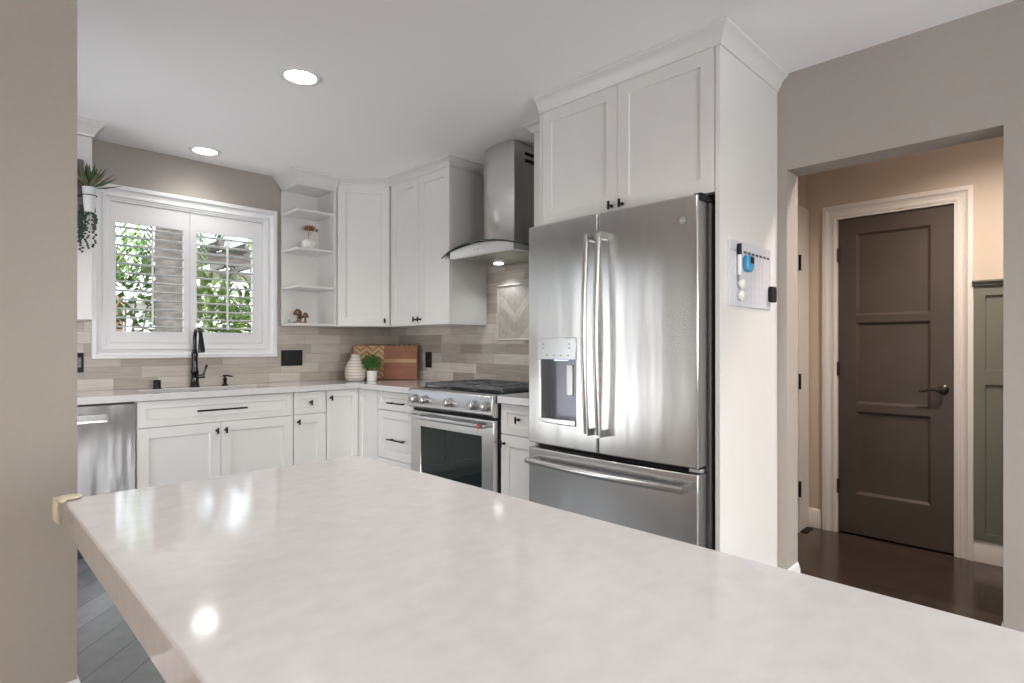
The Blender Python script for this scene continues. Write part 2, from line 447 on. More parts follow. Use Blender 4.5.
# hall door (faces -X): u = -Y
XFH = face_xf(HX, 1.10, -90)     # u=0 at Y=1.10 (hinge side), w out of the wall
D_W = .595
struct(casing('trim_1', XFH, [(0, 0), (0, 2.010), (D_W, 2.010), (D_W, 0)], .088, M_halltrim), 'cream moulded casing around the brown hall door', 'trim')
mb = MB(XFH); mb.box(-.012, D_W+.012, 2.0105, 2.022, -.115, -.001); mb.box(-.012, -.0005, 0, 2.0105, -.115, -.001); mb.box(D_W+.0005, D_W+.012, 0, 2.0105, -.115, -.001)
struct(mb.build('trim_2', M_halltrim), 'cream door jamb lining', 'trim')
def swapv(xf):      # cells give (u, v, w)
    return lambda u, v, q: (u, v, q)
def recessed_slab(xf, us, vs_, holes, t0, t1, depth, bev=.006):
    """slab from w=t0 to t1 with rectangular recesses of given depth on the front; holes are (i, j) cells"""
    mb = MB(xf)
    nu, nv = len(us), len(vs_); V = []; F = []
    V = [(u, v, t1) for u in us for v in vs_]; idx = lambda i, j: i*nv+j
    for i in range(nu-1):
        for j in range(nv-1):
            if (i, j) in holes:
                b = len(V); u0, u1, v0, v1 = us[i], us[i+1], vs_[j], vs_[j+1]
                V += [(u0+bev, v0+bev, t1-depth), (u1-bev, v0+bev, t1-depth), (u1-bev, v1-bev, t1-depth), (u0+bev, v1-bev, t1-depth)]
                c = [idx(i, j), idx(i+1, j), idx(i+1, j+1), idx(i, j+1)]
                F.append((b, b+1, b+2, b+3))
                for k in range(4): F.append((c[k], c[(k+1) % 4], b+(k+1) % 4, b+k))
            else: F.append((idx(i, j), idx(i+1, j), idx(i+1, j+1), idx(i, j+1)))
    per = [(i, 0) for i in range(nu)] + [(nu-1, j) for j in range(1, nv)] + [(i, nv-1) for i in range(nu-2, -1, -1)] + [(0, j) for j in range(nv-2, 0, -1)]
    b = len(V); V += [(us[i], vs_[j], t0) for i, j in per]; n = len(per)
    for k in range(n): F.append((idx(*per[k]), b+k, b+(k+1) % n, idx(*per[(k+1) % n])))
    F.append(tuple(b+k for k in range(n))[::-1])
    mb.add(V, F); return mb
dr = thing('door_1', (HX, .8, 0), 'taupe brown three panel hall door', 'door', kind='structure')
recessed_slab(XFH, [.003, .100, .485, D_W-.003], [.010, .262, .785, .832, 1.345, 1.388, 1.906, 2.006], {(1, 1), (1, 3), (1, 5)}, -.045, -.008, .014, .016).build('slab', M_browndoor, dr)
mb = MB(XFH); mb.lathe((.505, .945, -.008), [(.026, 0), (.026, .006), (.021, .010), (.010, .012)], 20, 'x') if False else None
def disc(mb, u, v, w0, prof, seg=20):       # lathe along w
    n = len(prof); V = []; F = []
    for r, h in prof:
        for k in range(seg): t = 2*PI*k/seg; V.append((u+r*math.cos(t), v+r*math.sin(t), w0+h))
    F = [tuple(range(seg))[::-1], tuple(range((n-1)*seg, n*seg))]
    for i in range(n-1):
        for k in range(seg):
            k2 = (k+1) % seg; F.append((i*seg+k, i*seg+k2, (i+1)*seg+k2, (i+1)*seg+k))
    mb.add(V, F); return mb
mb = MB(XFH); disc(mb, .545, .945, -.008, [(.027, 0), (.027, .006), (.020, .011), (.011, .013), (.011, .045)])
mb.tube([(.545, .945, .034), (.515, .946, .036), (.485, .942, .036), (.455, .933, .034), (.435, .934, .034)], [.010, .0085, .0075, .0065, .005], 10)
mb.build('handle', mat('bronze lever', (.10, .08, .065), .3, 1.0), dr, smooth=40)
for v in (.30, 1.05, 1.78):
    mb = MB(XFH); mb.tube([(-.001, v-.045, .004), (-.001, v+.045, .004)], .006, 10); mb.box(-.001, .014, v-.045, v+.045, -.008, -.004)
    mb.build('hinge', mat('bronze hinge', (.14, .11, .09), .4, .9), dr)
# white casing and hinged jamb on the hall's left wall
XFL = face_xf(3.86, HY, 0)
mb = MB(XFL); mb.box(.0, .012, 0, 2.10, 0, .012); mb.box(.012, .20, 0, 2.10, 0, .020)
dl = mb.build('door_2', M_halltrim, bevel=.003); struct(dl, 'cream casing with black hinges at the left of the hall', 'door')
mb = MB(XFL); mb.box(-.72, 0, 0, 2.03, .004, .010); mb.build('panel', M_browndoor, dl)
for v in (.28, .97, 1.73):
    mb = MB(XFL); mb.box(.006, .030, v-.045, v+.045, .0205, .024); mb.tube([(.012, v-.05, .026), (.012, v+.05, .026)], .007, 10)
    mb.build('hinge', M_black, dl)
# olive wainscot right of the door
XFW = face_xf(HX, .422, -90)
W = .422+1.6
recessed_slab(XFW, [0, .056, .40, .47, .9, .97, 1.5, W-.01], [.125, .162, .985, 1.065, 1.475, 1.530], {(i, j) for i in (1, 3, 5) for j in (1, 3)}, .0, .018, .010, .002).build('trim_3', M_olive)
wo = bpy.data.objects['trim_3']; struct(wo, 'olive grey panelled wainscot right of the brown door', 'trim')
mb = MB(XFW); mb.box(0, W, 1.530, 1.548, 0, .030); mb.box(0, W, 1.548, 1.560, 0, .042); mb.build('cap', M_olive, wo, bevel=.002)
# switch plate near the floor left in the corner is absent; floor register at hall threshold
mb = MB(); mb.box(3.90, 4.02, 1.235, 1.272, 0, .006)
for k in range(6): mb.box(3.905+k*.02, 3.915+k*.02, 1.238, 1.269, .006, .008)
tag(mb.build('floor_register', M_dark), 'small black floor register at the hall corner by the cream casing', 'vent')

# ------------------------------------------------------------------ kitchen window and shutters
XFA = face_xf(0, AY, 0)     # u = X, w out of the wall towards the room
win = thing('window_1', (1.243, AY, 1.1), 'white cased kitchen window', 'window', kind='structure')
casing('casing', XFA, [(WX0, WZ0), (WX0, WZ1), (WX1, WZ1), (WX1, WZ0)], .090, M_trim, closed=True, depth=.026, parent=win)
# jamb lining in the opening
mb = MB(XFA); mb.cells([WX0, WX0+.012, WX1-.012, WX1], [WZ0, WZ0+.012, WZ1-.012, WZ1], lambda i, j: not (i == 1 and j == 1), -.15, .004, lambda u, v, q: (u, v, q)); mb.build('jamb', M_trim, win)
mb = MB(XFA); mb.cells([WX0+.012, WX0+.05, 1.225, 1.261, WX1-.05, WX1-.012], [WZ0+.012, WZ0+.05, WZ1-.05, WZ1-.012], lambda i, j: not (i in (1, 3) and j == 1), -.13, -.10, lambda u, v, q: (u, v, q)); mb.build('sash', M_trim, win)
mb = MB(XFA); mb.box(WX0+.03, WX1-.03, WZ0+.03, WZ1-.03, -.118, -.112); mb.build('pane', M_pane, win)
def shutter(u0, u1, o0, o1, first, label):
    z0, z1 = WZ0+.014, WZ1-.013; a0, a1 = 1.294, 2.005
    t = thing('window_shutter', ((u0+u1)/2, AY, z0), label, 'shutter', 'louvered shutters in the kitchen window')
    mb = MB(XFA); mb.cells([u0, o0, o1, u1], [z0, a0, a1, z1], lambda i, j: not (i == 1 and j == 1), -.032, -.004, lambda u, v, q: (u, v, q)); mb.build('frame', M_trim, t, bevel=.002)
    n = 12; p = (a1-a0)/n; tilt = math.radians(4)
    for k in range(n):
        zc = a0+p*(k+.5); mb = MB(XFA); pr = []
        for q in range(12):
            an = 2*PI*q/12; a, b = .029*math.cos(an), .0052*math.sin(an)
            pr.append((a*math.cos(tilt)-b*math.sin(tilt), a*math.sin(tilt)+b*math.cos(tilt)))
        V = [(uu, zc+b, -.018+a) for uu in (o0+.001, o1-.001) for a, b in pr]
        F = [tuple(range(12)), tuple(range(12, 24))[::-1]] + [(i, (i+1) % 12, 12+(i+1) % 12, 12+i) for i in range(12)]
        mb.add(V, F); mb.build('louver', M_trim, t, smooth=50)
    rx = (o0+o1)/2 + .005
    mb = MB(XFA); mb.box(rx-.006, rx+.006, a0+.02, a1-.02, .012, .022); mb.build('tilt_rod', M_trim, t, bevel=.002)
    return t
shutter(WX0+.0125, 1.2238, .792, 1.184, True, 'left louvered white shutter panel of the kitchen window')
shutter(1.2248, WX1-.0125, 1.268, 1.655, False, 'right louvered white shutter panel of the kitchen window')

# ------------------------------------------------------------------ backsplash
Z_CT, Z_UP = .914, 1.350
mb = MB(); xs = [-.5, .659, 1.826, BX-.0005]; zs = [Z_CT+.001, 1.114, Z_UP]
mb.cells(xs, zs, lambda i, j: not (i == 1 and j == 1), 0, 1, lambda u, v, q: (u, AY-.010*q, v))
mb.cells([2.034, 2.300, 3.145, AY-.0105], [Z_CT+.001, Z_UP, 1.80], lambda i, j: j == 0 or i == 1, 0, 1, lambda u, v, q: (BX-.010*q, u, v))
struct(mb.build('backsplash', M_tile), cat='backsplash')
# framed herringbone accent above the range
AY0, AY1, AZ0, AZ1 = 2.455, 3.0, 1.236, 1.635
XFB = face_xf(BX-.010, AY1, -90)
mb = MB(XFB); wv, hv = AY1-AY0, AZ1-AZ0
mb.mi = 1
for r in herringbone(.012, wv-.012, AZ0+.012, AZ1-.012, .052, 4, 45, .0008, -.06, .03):
    mb.add([(a, b, .004) for a, b in r], [tuple(range(len(r)))])
mb.mi = 2; mb.box(.010, wv-.010, AZ0+.010, AZ1-.010, .0005, .003)
mb.mi = 0; mb.sweep([(0, AZ0), (0, AZ1), (wv, AZ1), (wv, AZ0)], [(0, 0), (0, .010), (-.006, .014), (-.012, .010), (-.012, 0)], closed=True)
pn = mb.build('backsplash_panel', [mat('stone pencil liner', (.55, .50, .46), .4), M_accent, mat('stone grout', (.36, .33, .30), .8)], fix=False)
struct(pn, cat='backsplash')

# ------------------------------------------------------------------ cabinet pieces
def shaker(xf, u0, u1, v0, v1, name, parent, rail=.062, t=.020, bottom=None):
    rail = min(rail, (u1-u0)*.30, (v1-v0)*.36)
    return recessed_slab(xf, [u0, u0+rail, u1-rail, u1], [v0, v0+rail, v1-rail, v1], {(1, 1)}, .0, t, .009, .002).build(name, M_white, parent, bevel=.0012)
def knob(xf, u, v, parent, t=.020):     # black T-bar knob
    mb = MB(xf); disc(mb, u, v, t, [(.009, 0), (.009, .003), (.0055, .005), (.0055, .024)], 12)
    mb.tube([(u, v-.019, t+.028), (u, v+.019, t+.028)], .0062, 10)
    return mb.build('knob', M_black, parent, smooth=40)
def bar_pull(xf, u0, u1, v, parent, t=.020, r=.0058):
    mb = MB(xf); mb.tube([(u0, v, t+.032), (u1, v, t+.032)], r, 10)
    for u in (u0+.03, u1-.03): mb.tube([(u, v, t), (u, v, t+.032)], r*.9, 10)
    return mb.build('pull', M_black, parent, smooth=40)
YF = 3.925       # carcass face, window run
XF = 2.265       # carcass face, range run
fA = face_xf(0, YF, 0); fB = face_xf(XF, 0, -90)    # fB: u = -Y
def carcass(mb, x0, x1, y0, y1, z1=.872, toe=None):
    if toe == 'y': mb.cells([0, 1, 2], [0, 1, 2], lambda i, j: not (i == 0 and j == 0), x0, x1, lambda a, b, q: (q, [y0, y0+.06, y1][a], [0.004, .10, z1][b]))
    elif toe == 'x': mb.cells([0, 1, 2], [0, 1, 2], lambda i, j: not (i == 0 and j == 0), y0, y1, lambda a, b, q: ([x0, x0+.06, x1][a], q, [0.004, .10, z1][b]))
    else: mb.box(x0, x1, y0, y1, .10, z1)
# sink base: its top is open for the basin
t = thing('base_cabinet', (1.266, 4.15, 0), 'white sink base cabinet with two shaker doors under the long black pull', 'cabinet')
mb = MB(); x0, x1 = .797, 1.735
mb.box(x0, x0+.018, YF+.0, AY-.012, .10, .872); mb.box(x1-.018, x1, YF, AY-.012, .10, .872); mb.box(x0+.018, x1-.018, YF, AY-.012, .10, .118)
mb.box(x0+.018, x1-.018, YF, YF+.012, .118, .872); mb.box(x0, x1, YF+.06, YF+.08, .004, .10)
mb.build('body', M_white, t)
d = shaker(fA, .800, 1.733, .713, .868, 'drawer_front', t, .045); bar_pull(fA, 1.115, 1.415, .792, d)
d = shaker(fA, .800, 1.2595, .108, .708, 'door', t); knob(fA, 1.237, .656, d)
d = shaker(fA, 1.2625, 1.733, .108, .708, 'door', t); knob(fA, 1.290, .656, d)
t = thing('base_cabinet', (1.86, 4.15, 0), 'narrow white base cabinet with one drawer over one door, between sink base and corner', 'cabinet')
mb = MB(); carcass(mb, 1.738, 1.982, YF, AY-.012, toe='y'); mb.build('body', M_white, t)
d = shaker(fA, 1.740, 1.980, .713, .868, 'drawer', t, .045); knob(fA, 1.862, .792, d)
d = shaker(fA, 1.740, 1.980, .108, .708, 'door', t); knob(fA, 1.772, .660, d)
t = thing('base_cabinet', (2.5, 4.1, 0), 'white corner base cabinet with two tall doors meeting at an inner angle', 'cabinet')
mb = MB(); mb.cells([1.985, XF, BX-.012], [3.634, YF, AY-.012], lambda i, j: not (i == 0 and j == 0), .10, .872)
mb.cells([1.985, XF+.06, BX-.012], [3.634, YF+.06, AY-.012], lambda i, j: not (i == 0 and j == 0), .004, .0995)
mb.build('body', M_white, t)
d = shaker(fA, 1.987, 2.2435, .108, .868, 'door', t, .05); knob(fA, 2.018, .815, d)
shaker(fB, -3.9035, -3.637, .108, .868, 'door', t, .05)
t = thing('base_cabinet', (2.56, 3.42, 0), 'white three drawer base cabinet left of the range', 'cabinet')
mb = MB(); carcass(mb, XF, BX-.012, 3.175, 3.631, toe='x'); mb.build('body', M_white, t)
for (a, b, pv) in ((.739, .868, .795), (.392, .735, .537), (.108, .388, .28)):
    d = shaker(fB, -3.628, -3.178, a, b, 'drawer', t, .055 if b-a > .2 else .04); bar_pull(fB, -3.465, -3.262, pv, d)
t = thing('base_cabinet', (2.56, 2.19, 0), 'narrow white base cabinet with one drawer between range and fridge', 'cabinet')
mb = MB(); carcass(mb, XF, BX-.012, 2.052, 2.334, toe='x'); mb.build('body', M_white, t)
d = shaker(fB, -2.331, -2.055, .700, .868, 'drawer', t, .045); knob(fB, -2.19, .79, d)
d = shaker(fB, -2.331, -2.055, .108, .695, 'door', t); knob(fB, -2.305, .645, d)
t = thing('base_cabinet', (-.14, 4.15, 0), 'white base cabinet left of the dishwasher', 'cabinet')
mb = MB(); carcass(mb, -.497, .190, YF, AY-.012, toe='y'); mb.build('body', M_white, t)
d = shaker(fA, -.494, -.155, .108, .868, 'door', t); knob(fA, -.186, .82, d)
d = shaker(fA, -.152, .188, .108, .868, 'door', t); knob(fA, -.120, .82, d)

# worktops
mb = MB()
xs = [-.498, .872, 1.622, 2.22, BX-.002]; ys = [3.172, 3.88, 3.93, 4.262, AY-.002]
mb.cells(xs, ys, lambda i, j: (j > 0 or i == 3) and not (i == 1 and j == 2), .874, Z_CT)
tag(mb.build('worktop', M_quartz, bevel=.002), 'L-shaped white quartz worktop running from dishwasher round to the range', 'worktop')
mb = MB(); mb.box(2.22, BX-.002, 2.052, 2.336, .874, Z_CT)
tag(mb.build('worktop', M_quartz, bevel=.002), 'short white quartz worktop piece between range and fridge', 'worktop')
# undermount sink
mb = MB(); x0, x1, y0, y1 = .862, 1.632, 3.921, 4.272
prs = [(x0, x1, y0, y1, .8735), (x0+.008, x1-.008, y0+.008, y1-.008, .8735), (x0+.012, x1-.012, y0+.012, y1-.012, .70), (x0+.04, x1-.04, y0+.04, y1-.04, .675)]
V = []; F = []
for (a, b, c, d_, z) in prs: V += [(a, c, z), (b, c, z), (b, d_, z), (a, d_, z)]
for i in range(3):
    for k in range(4): F.append((i*4+k, i*4+(k+1) % 4, i*4+4+(k+1) % 4, i*4+4+k))
F.append((12, 13, 14, 15)); mb.add(V, F)
so = mb.build('kitchen_sink', mat('satin sink steel', (.30, .30, .31), .35, .9), fix=False); tag(so, 'undermount stainless sink set in the worktop under the window', 'sink')
s_ = so.modifiers.new('solid', 'SOLIDIFY'); s_.thickness = .002; s_.offset = -1
mb = MB(); mb.lathe((1.247, 4.10, .677), [(.045, 0), (.045, .003), (.03, .004), (.025, .001)], 20); mb.build('drain', M_chrome, so)
# faucet
fx, fy = 1.228, 4.325
t = thing('kitchen_faucet', (fx, fy, Z_CT), 'tall dark gooseneck pull-down faucet behind the sink', 'faucet')
mb = MB(); mb.lathe((fx, fy, Z_CT), [(.032, 0), (.032, .006), (.027, .012), (.024, .05), (.021, .09), (.026, .10), (.020, .13), (.0175, .20), (.021, .215), (.021, .235), (.0165, .245), (.0155, .26)], 24)
mb.build('body', M_bronze, t, smooth=40)
arc = [(fx, fy, Z_CT+.25)]
for k in range(0, 15):
    a = PI*k/14*.98; arc.append((fx, fy-.066+.066*math.cos(a), Z_CT+.335+.066*math.sin(a)))
mb = MB(); mb.tube(arc, .0125, 14); mb.build('neck', M_bronze, t, smooth=60)
e = arc[-1]
mb = MB(); mb.tube([(e[0], e[1], e[2]+.002), (e[0], e[1]-.004, e[2]-.03), (e[0], e[1]-.010, e[2]-.075), (e[0], e[1]-.014, e[2]-.10)], [.014, .017, .022, .021], 16); mb.build('spray_head', M_bronze, t, smooth=40)
mb = MB(); mb.tube([(fx+.018, fy-.005, Z_CT+.07), (fx+.060, fy-.012, Z_CT+.075)], [.013, .015], 14)
mb.tube([(fx+.052, fy-.010, Z_CT+.078), (fx+.060, fy-.012, Z_CT+.11), (fx+.072, fy-.014, Z_CT+.15)], [.007, .006, .009], 10); mb.build('lever', M_bronze, t, smooth=40)
# air gap and soap dispenser
mb = MB(); mb.lathe((1.0, 4.32, Z_CT), [(.026, 0), (.026, .004), (.022, .006), (.022, .052), (.019, .058), (0.001, .058)], 20)
tag(mb.build('air_gap', M_black, smooth=40), 'short black air gap cylinder left of the faucet', 'air gap')
t = thing('soap_dispenser', (1.425, 4.325, Z_CT), 'small black soap dispenser right of the faucet', 'dispenser')
mb = MB(); mb.lathe((1.425, 4.325, Z_CT), [(.022, 0), (.022, .006), (.012, .014), (.010, .035), (.013, .040), (.013, .052), (.010, .055)], 16); mb.build('base', M_black, t, smooth=40)
mb = MB(); mb.tube([(1.425, 4.325, Z_CT+.055), (1.425, 4.325, Z_CT+.068)], .006, 10); mb.tube([(1.410, 4.325, Z_CT+.070), (1.43, 4.310, Z_CT+.072), (1.455, 4.27, Z_CT+.066)], .006, 10); mb.build('nozzle', M_black, t, smooth=40)

# dishwasher
t = thing('dishwasher', (.494, 4.15, 0), 'stainless dishwasher with pocket handle left of the sink base', 'dishwasher')
mb = MB(); mb.box(.194, .794, YF+.0, AY-.012, .10, .870); mb.box(.21, .78, YF+.05, AY-.02, .004, .10); mb.build('body', M_darksteel, t)
fD = face_xf(0, YF, 0)
mb = MB(fD); mb.cells([.197, .266, .655, .792], [.11, .765, .812, .862], lambda i, j: not (i == 1 and j == 1), .002, .026, lambda u, v, q: (u, v, q))
dd = mb.build('door', steel('wavy dishwasher steel', (.48, .47, .47), .18, .8), t, bevel=.003)
mb = MB(fD); V = [(.30, .765, .026), (.755, .765, .026), (.755, .812, .006), (.30, .812, .006)]
mb.box(.266, .655, .765, .812, .003, .006); mb.box(.266, .655, .765, .770, .006, .024); mb.build('pocket_handle', M_chrome, dd)

# ------------------------------------------------------------------ upper cabinets
XU, YU = 2.528, 4.108     # carcass faces (doors add .020)
fU = face_xf(XU, 0, -90)
ZU0, ZU1 = Z_UP, 2.462
# two-door cabinet left of the hood
t = thing('wall_cabinet', (2.7, 3.49, Z_UP), 'white two door upper cabinet left of the hood', 'cabinet')
mb = MB(); mb.box(XU, BX-.003, 3.125, 3.862, ZU0, CZ-.002); mb.build('body', M_white, t, bevel=.001)
d = shaker(fU, -3.860, -3.497, ZU0+.002, ZU1, 'door', t); knob(fU, -3.525, ZU0+.045, d)
d = shaker(fU, -3.494, -3.127, ZU0+.002, ZU1, 'door', t); knob(fU, -3.467, ZU0+.045, d)
crown([(BX-.004, 3.125), (XU-.020, 3.125), (XU-.020, 3.866)][::-1] if False else [(XU-.020, 3.864), (XU-.020, 3.122), (BX-.004, 3.122)], .066, .050, parent=t)
# diagonal corner cabinet
P0, P1 = (2.174, 4.110), (2.508, 3.866)
t = thing('wall_cabinet', (2.6, 4.2, Z_UP), 'white diagonal corner upper cabinet with one tall door', 'cabinet')
ang = math.degrees(math.atan2(P1[1]-P0[1], P1[0]-P0[0])); a = math.radians(ang); nx, ny = math.sin(a), -math.cos(a); L = math.hypot(P1[0]-P0[0], P1[1]-P0[1])
mb = MB(); mb.prism([(P0[0]-.0, AY-.003), (P0[0], P0[1]+.0), (P0[0]-nx*.02, P0[1]-ny*.02), (P1[0]-nx*.02+.0, P1[1]-ny*.02), (P1[0]+.02, P1[1]), (BX-.003, P1[1]), (BX-.003, AY-.003)], ZU0, CZ-.002)
mb.build('body', M_white, t)
fd = face_xf(P0[0]-nx*.02, P0[1]-ny*.02, ang)
d = shaker(fd, .006, L-.012, ZU0+.002, ZU1, 'door', t); knob(fd, L-.045, ZU0+.045, d)
crown([(P0[0], P0[1]), (P1[0], P1[1])], .060, .046, parent=t)
# open end shelf
SX = 1.862
t = thing('open_shelf_unit', (2.0, 4.25, Z_UP), 'white open end shelf unit beside the window', 'shelf')
mb = MB(); mb.box(SX, P0[0]-.001, AY-.022, AY-.004, ZU0, CZ-.09); mb.box(P0[0]-.019, P0[0]-.001, P0[1], AY-.022, ZU0, CZ-.09); mb.build('back_panel', M_white, t)
mb = MB(); mb.box(SX, P0[0]-.001, P0[1]+.002, AY-.004, CZ-.105, CZ-.002); mb.build('top_box', M_white, t, bevel=.001)
for z in (ZU0, 1.635, 1.920, 2.208):
    mb = MB(); mb.box(SX, P0[0]-.0195, P0[1]+.002, AY-.0225, z, z+.019); mb.build('shelf', M_white, t, bevel=.001)
crown([(SX, AY-.004), (SX, P0[1]), (P0[0]-.001, P0[1])], .066, .085, parent=t)
# cabinet left of the window
t = thing('wall_cabinet', (.25, 4.26, Z_UP), 'white upper cabinet left of the window, half hidden by the wall end', 'cabinet')
mb = MB(); mb.box(-.10, .619, 4.118, AY-.003, ZU0, CZ-.002); mb.build('body', M_white, t, bevel=.001)
fL = face_xf(0, 4.118, 0)
d = shaker(fL, -.097, .258, ZU0+.002, 2.42, 'door', t)
mb = MB(fL); mb.box(.261, .617, ZU0+.002, 2.42, 0, .020); d = mb.build('door', M_white, t, bevel=.0012)
crown([(-.10, 4.098), (.619, 4.098), (.619, AY-.004)], .060, .085, parent=t)
# small cabinet between hood and fridge
t = thing('wall_cabinet', (2.67, 2.17, Z_UP), 'narrow white upper cabinet between hood and fridge enclosure', 'cabinet')
mb = MB(); mb.box(2.50, BX-.003, 2.040, 2.295, ZU0, CZ-.002); mb.build('body', M_white, t, bevel=.001)
fs = face_xf(2.50, 0, -90)
d = shaker(fs, -2.293, -2.043, ZU0+.002, ZU1, 'door', t, .05); knob(fs, -2.27, ZU0+.045, d)
crown([(BX-.004, 2.297), (2.478, 2.297), (2.478, 2.045)], .050, .050, parent=t)
# fridge enclosure: two side panels and a bridge cabinet
FX, FY0, FY1 = 2.244, 1.039, 2.034
t = thing('fridge_enclosure', (2.55, 1.53, 0), 'tall white fridge surround with two cabinet doors over the fridge', 'cabinet')
mb = MB(); mb.box(FX, BX-.003, FY0, FY0+.021, .004, CZ-.002); mb.build('side_panel', M_white, t, bevel=.001)
mb = MB(); mb.box(FX, BX-.003, FY1-.016, FY1, .004, CZ-.002); mb.build('side_panel', M_white, t, bevel=.001)
mb = MB(); mb.box(FX+.020, BX-.004, FY0+.0215, FY1-.0165, 1.832, CZ-.002); mb.build('body', M_white, t)
ff = face_xf(FX+.020, 0, -90)
d = shaker(ff, -2.015, -1.5435, 1.834, 2.432, 'door', t); knob(ff, -1.572, 1.862, d)
d = shaker(ff, -1.5405, -1.064, 1.834, 2.432, 'door', t); knob(ff, -1.512, 1.862, d)
crown([(FX, FY1), (FX, FY0), (BX-.004, FY0)], .050, .078, parent=t)

# ------------------------------------------------------------------ refrigerator
RY0, RY1, RX = 1.088, 2.026, 2.150; YC = (RY0+RY1)/2
def xfront(y): return RX - .014*(1-((y-YC)/((RY1-RY0)/2))**2)
t = thing('refrigerator', (2.5, YC, 0), 'stainless french door refrigerator with ice and water dispenser', 'refrigerator')
mb = MB(); mb.box(2.235, 2.85, RY0-.012, RY1-.012, .03, 1.790); mb.build('body', M_darksteel, t, bevel=.004)
mb = MB(); mb.box(2.26, 2.8, RY0+.02, RY1-.02, .004, .03); mb.build('base', M_dark, t)
def fridge_door(name, y0, y1, z0, z1, hole=None):
    mb = MB(); n = 8; ys = [y0 + (y1-y0)*i/n for i in range(n+1)]
    if hole: ys = sorted(set([y for y in ys if not (hole[0]-.015 < y < hole[1]+.015)] + [hole[0], hole[1]]))
    zs = [z0, z1] if not hole else [z0, hole[2], hole[3], z1]
    fil = (lambda i, j: True) if not hole else (lambda i, j: not (j == 1 and ys[i] >= hole[0]-1e-6 and ys[i+1] <= hole[1]+1e-6))
    mb.cells(ys, zs, fil, 0, 1, lambda u, v, q: ((2.228 if q == 0 else xfront(u)), u, v))
    return mb.build(name, M_steel, t, bevel=.006, seg=3)
GY = 1.574
DH = (1.705, 1.940, .815, 1.233)     # dispenser hole
ld = fridge_door('left_door', GY+.003, RY1, .700, 1.812, DH)
rd = fridge_door('right_door', RY0, GY-.003, .700, 1.812)
fz = fridge_door('freezer_drawer', RY0, RY1, .115, .676)
mb = MB(); mb.box(2.229, 2.234, RY0, RY1, .10, 1.80); mb.build('gasket', M_dark, t)
def vhandle(y, door):
    mb = MB(); pts = []
    for k in range(13):
        q = k/12; z = .795 + q*(1.705-.795); pts.append((RX-.060-.022*math.sin(PI*q), y, z))
    mb.tube(pts, .0135, 14, sy=1.0)
    for z in (.80, 1.70): mb.box(RX-.070, RX-.008, y-.012, y+.012, z-.016, z+.016)
    mb.build('handle', M_satin, door, smooth=50)
vhandle(GY+.030, ld); vhandle(GY-.038, rd)
mb = MB(); pts = []
for k in range(15):
    q = k/14; pts.append((RX-.052-.030*math.sin(PI*q), RY0+.035+q*(RY1-RY0-.07), .618))
mb.tube(pts, .016, 14)
for y in (RY0+.045, RY1-.045): mb.box(RX-.060, RX-.0, y-.012, y+.012, .606, .630)
mb.build('handle', M_satin, fz, smooth=50)
# dispenser
XD = xfront(1.82)
mb = MB(); mb.box(XD-.010, XD+.02, DH[0]-.006, DH[1]+.006, 1.130, 1.236)
dp = mb.build('dispenser', mat('silver control panel', (.62, .63, .64), .25, .6), ld, bevel=.003)
mb = MB(); yy0, yy1, z0, z1 = DH[0], DH[1], DH[2], 1.130; xb = 2.222
mb.box(xb, xb+.003, yy0, yy1, z0, z1); mb.build('cavity', mat('dark dispenser well', (.20, .20, .23), .3, .7), ld)
mb = MB(); mb.box(XD-.008, 2.222, yy0+.002, yy1-.002, z0, z0+.022); mb.build('drip_tray', M_chrome, ld, bevel=.003)
mb = MB(); mb.box(2.165, 2.175, 1.745, 1.785, .955, 1.105); mb.build('paddle', mat('pale paddle', (.7, .7, .68), .3, .3), ld, bevel=.003)
mb = MB(); mb.box(2.160, 2.200, 1.80, 1.86, 1.124, 1.130); mb.build('dispenser_light', M_displight, ld)
mb = MB()
for k, z in [(1.74, 1.150), (1.785, 1.150), (1.83, 1.150), (1.875, 1.150), (1.732, 1.185), (1.732, 1.205), (1.90, 1.185), (1.90, 1.205)]:
    mb = MB(); mb.box(XD-.0112, XD-.0102, k, k+.012, z, z+.0045); mb.build('button', M_darksteel, dp)
# round emblem
fr_ = face_xf(xfront(1.145)-.001, 1.152, -90)
mb = MB(fr_); disc(mb, 0, 1.713, -.002, [(.0165, 0), (.0165, .003), (.014, .0035)], 28)
bd = mb.build('emblem', mat('emblem steel', (.13, .13, .135), .4, .2), rd, smooth=40)
mb = MB(fr_)
pth = lambda cx, r, a0, a1: [(cx+r*math.cos(math.radians(a0+(a1-a0)*k/14)), 1.713+r*math.sin(math.radians(a0+(a1-a0)*k/14)), .0022) for k in range(15)]
mb.tube(pth(-.0045, .0055, 60, 340), .0009, 6); mb.tube([(-.004, 1.712, .0022), (.0008, 1.712, .0022)], .0009, 6)
mb.tube(pth(.0055, .0045, 60, 300), .0009, 6); mb.tube([(.0012, 1.713, .0022), (.008, 1.713, .0022)], .0009, 6); mb.tube(pth(0, .0125, 0, 360), .0008, 6)
mb.build('monogram', mat('emblem white', (.85, .85, .86), .3, .5), bd)
mb = MB(); mb.box(2.165, 2.30, RY0-.010, RY0+.05, 1.790, 1.812); mb.box(2.17, 2.235, RY0-.006, RY0+.03, 1.8125, 1.822); mb.build('hinge_cover', M_blackplastic, t, bevel=.004)
mb = MB(); mb.box(2.17, 2.235, RY0-.004, RY0+.05, .680, .696); mb.build('hinge', M_chrome, t, bevel=.002)

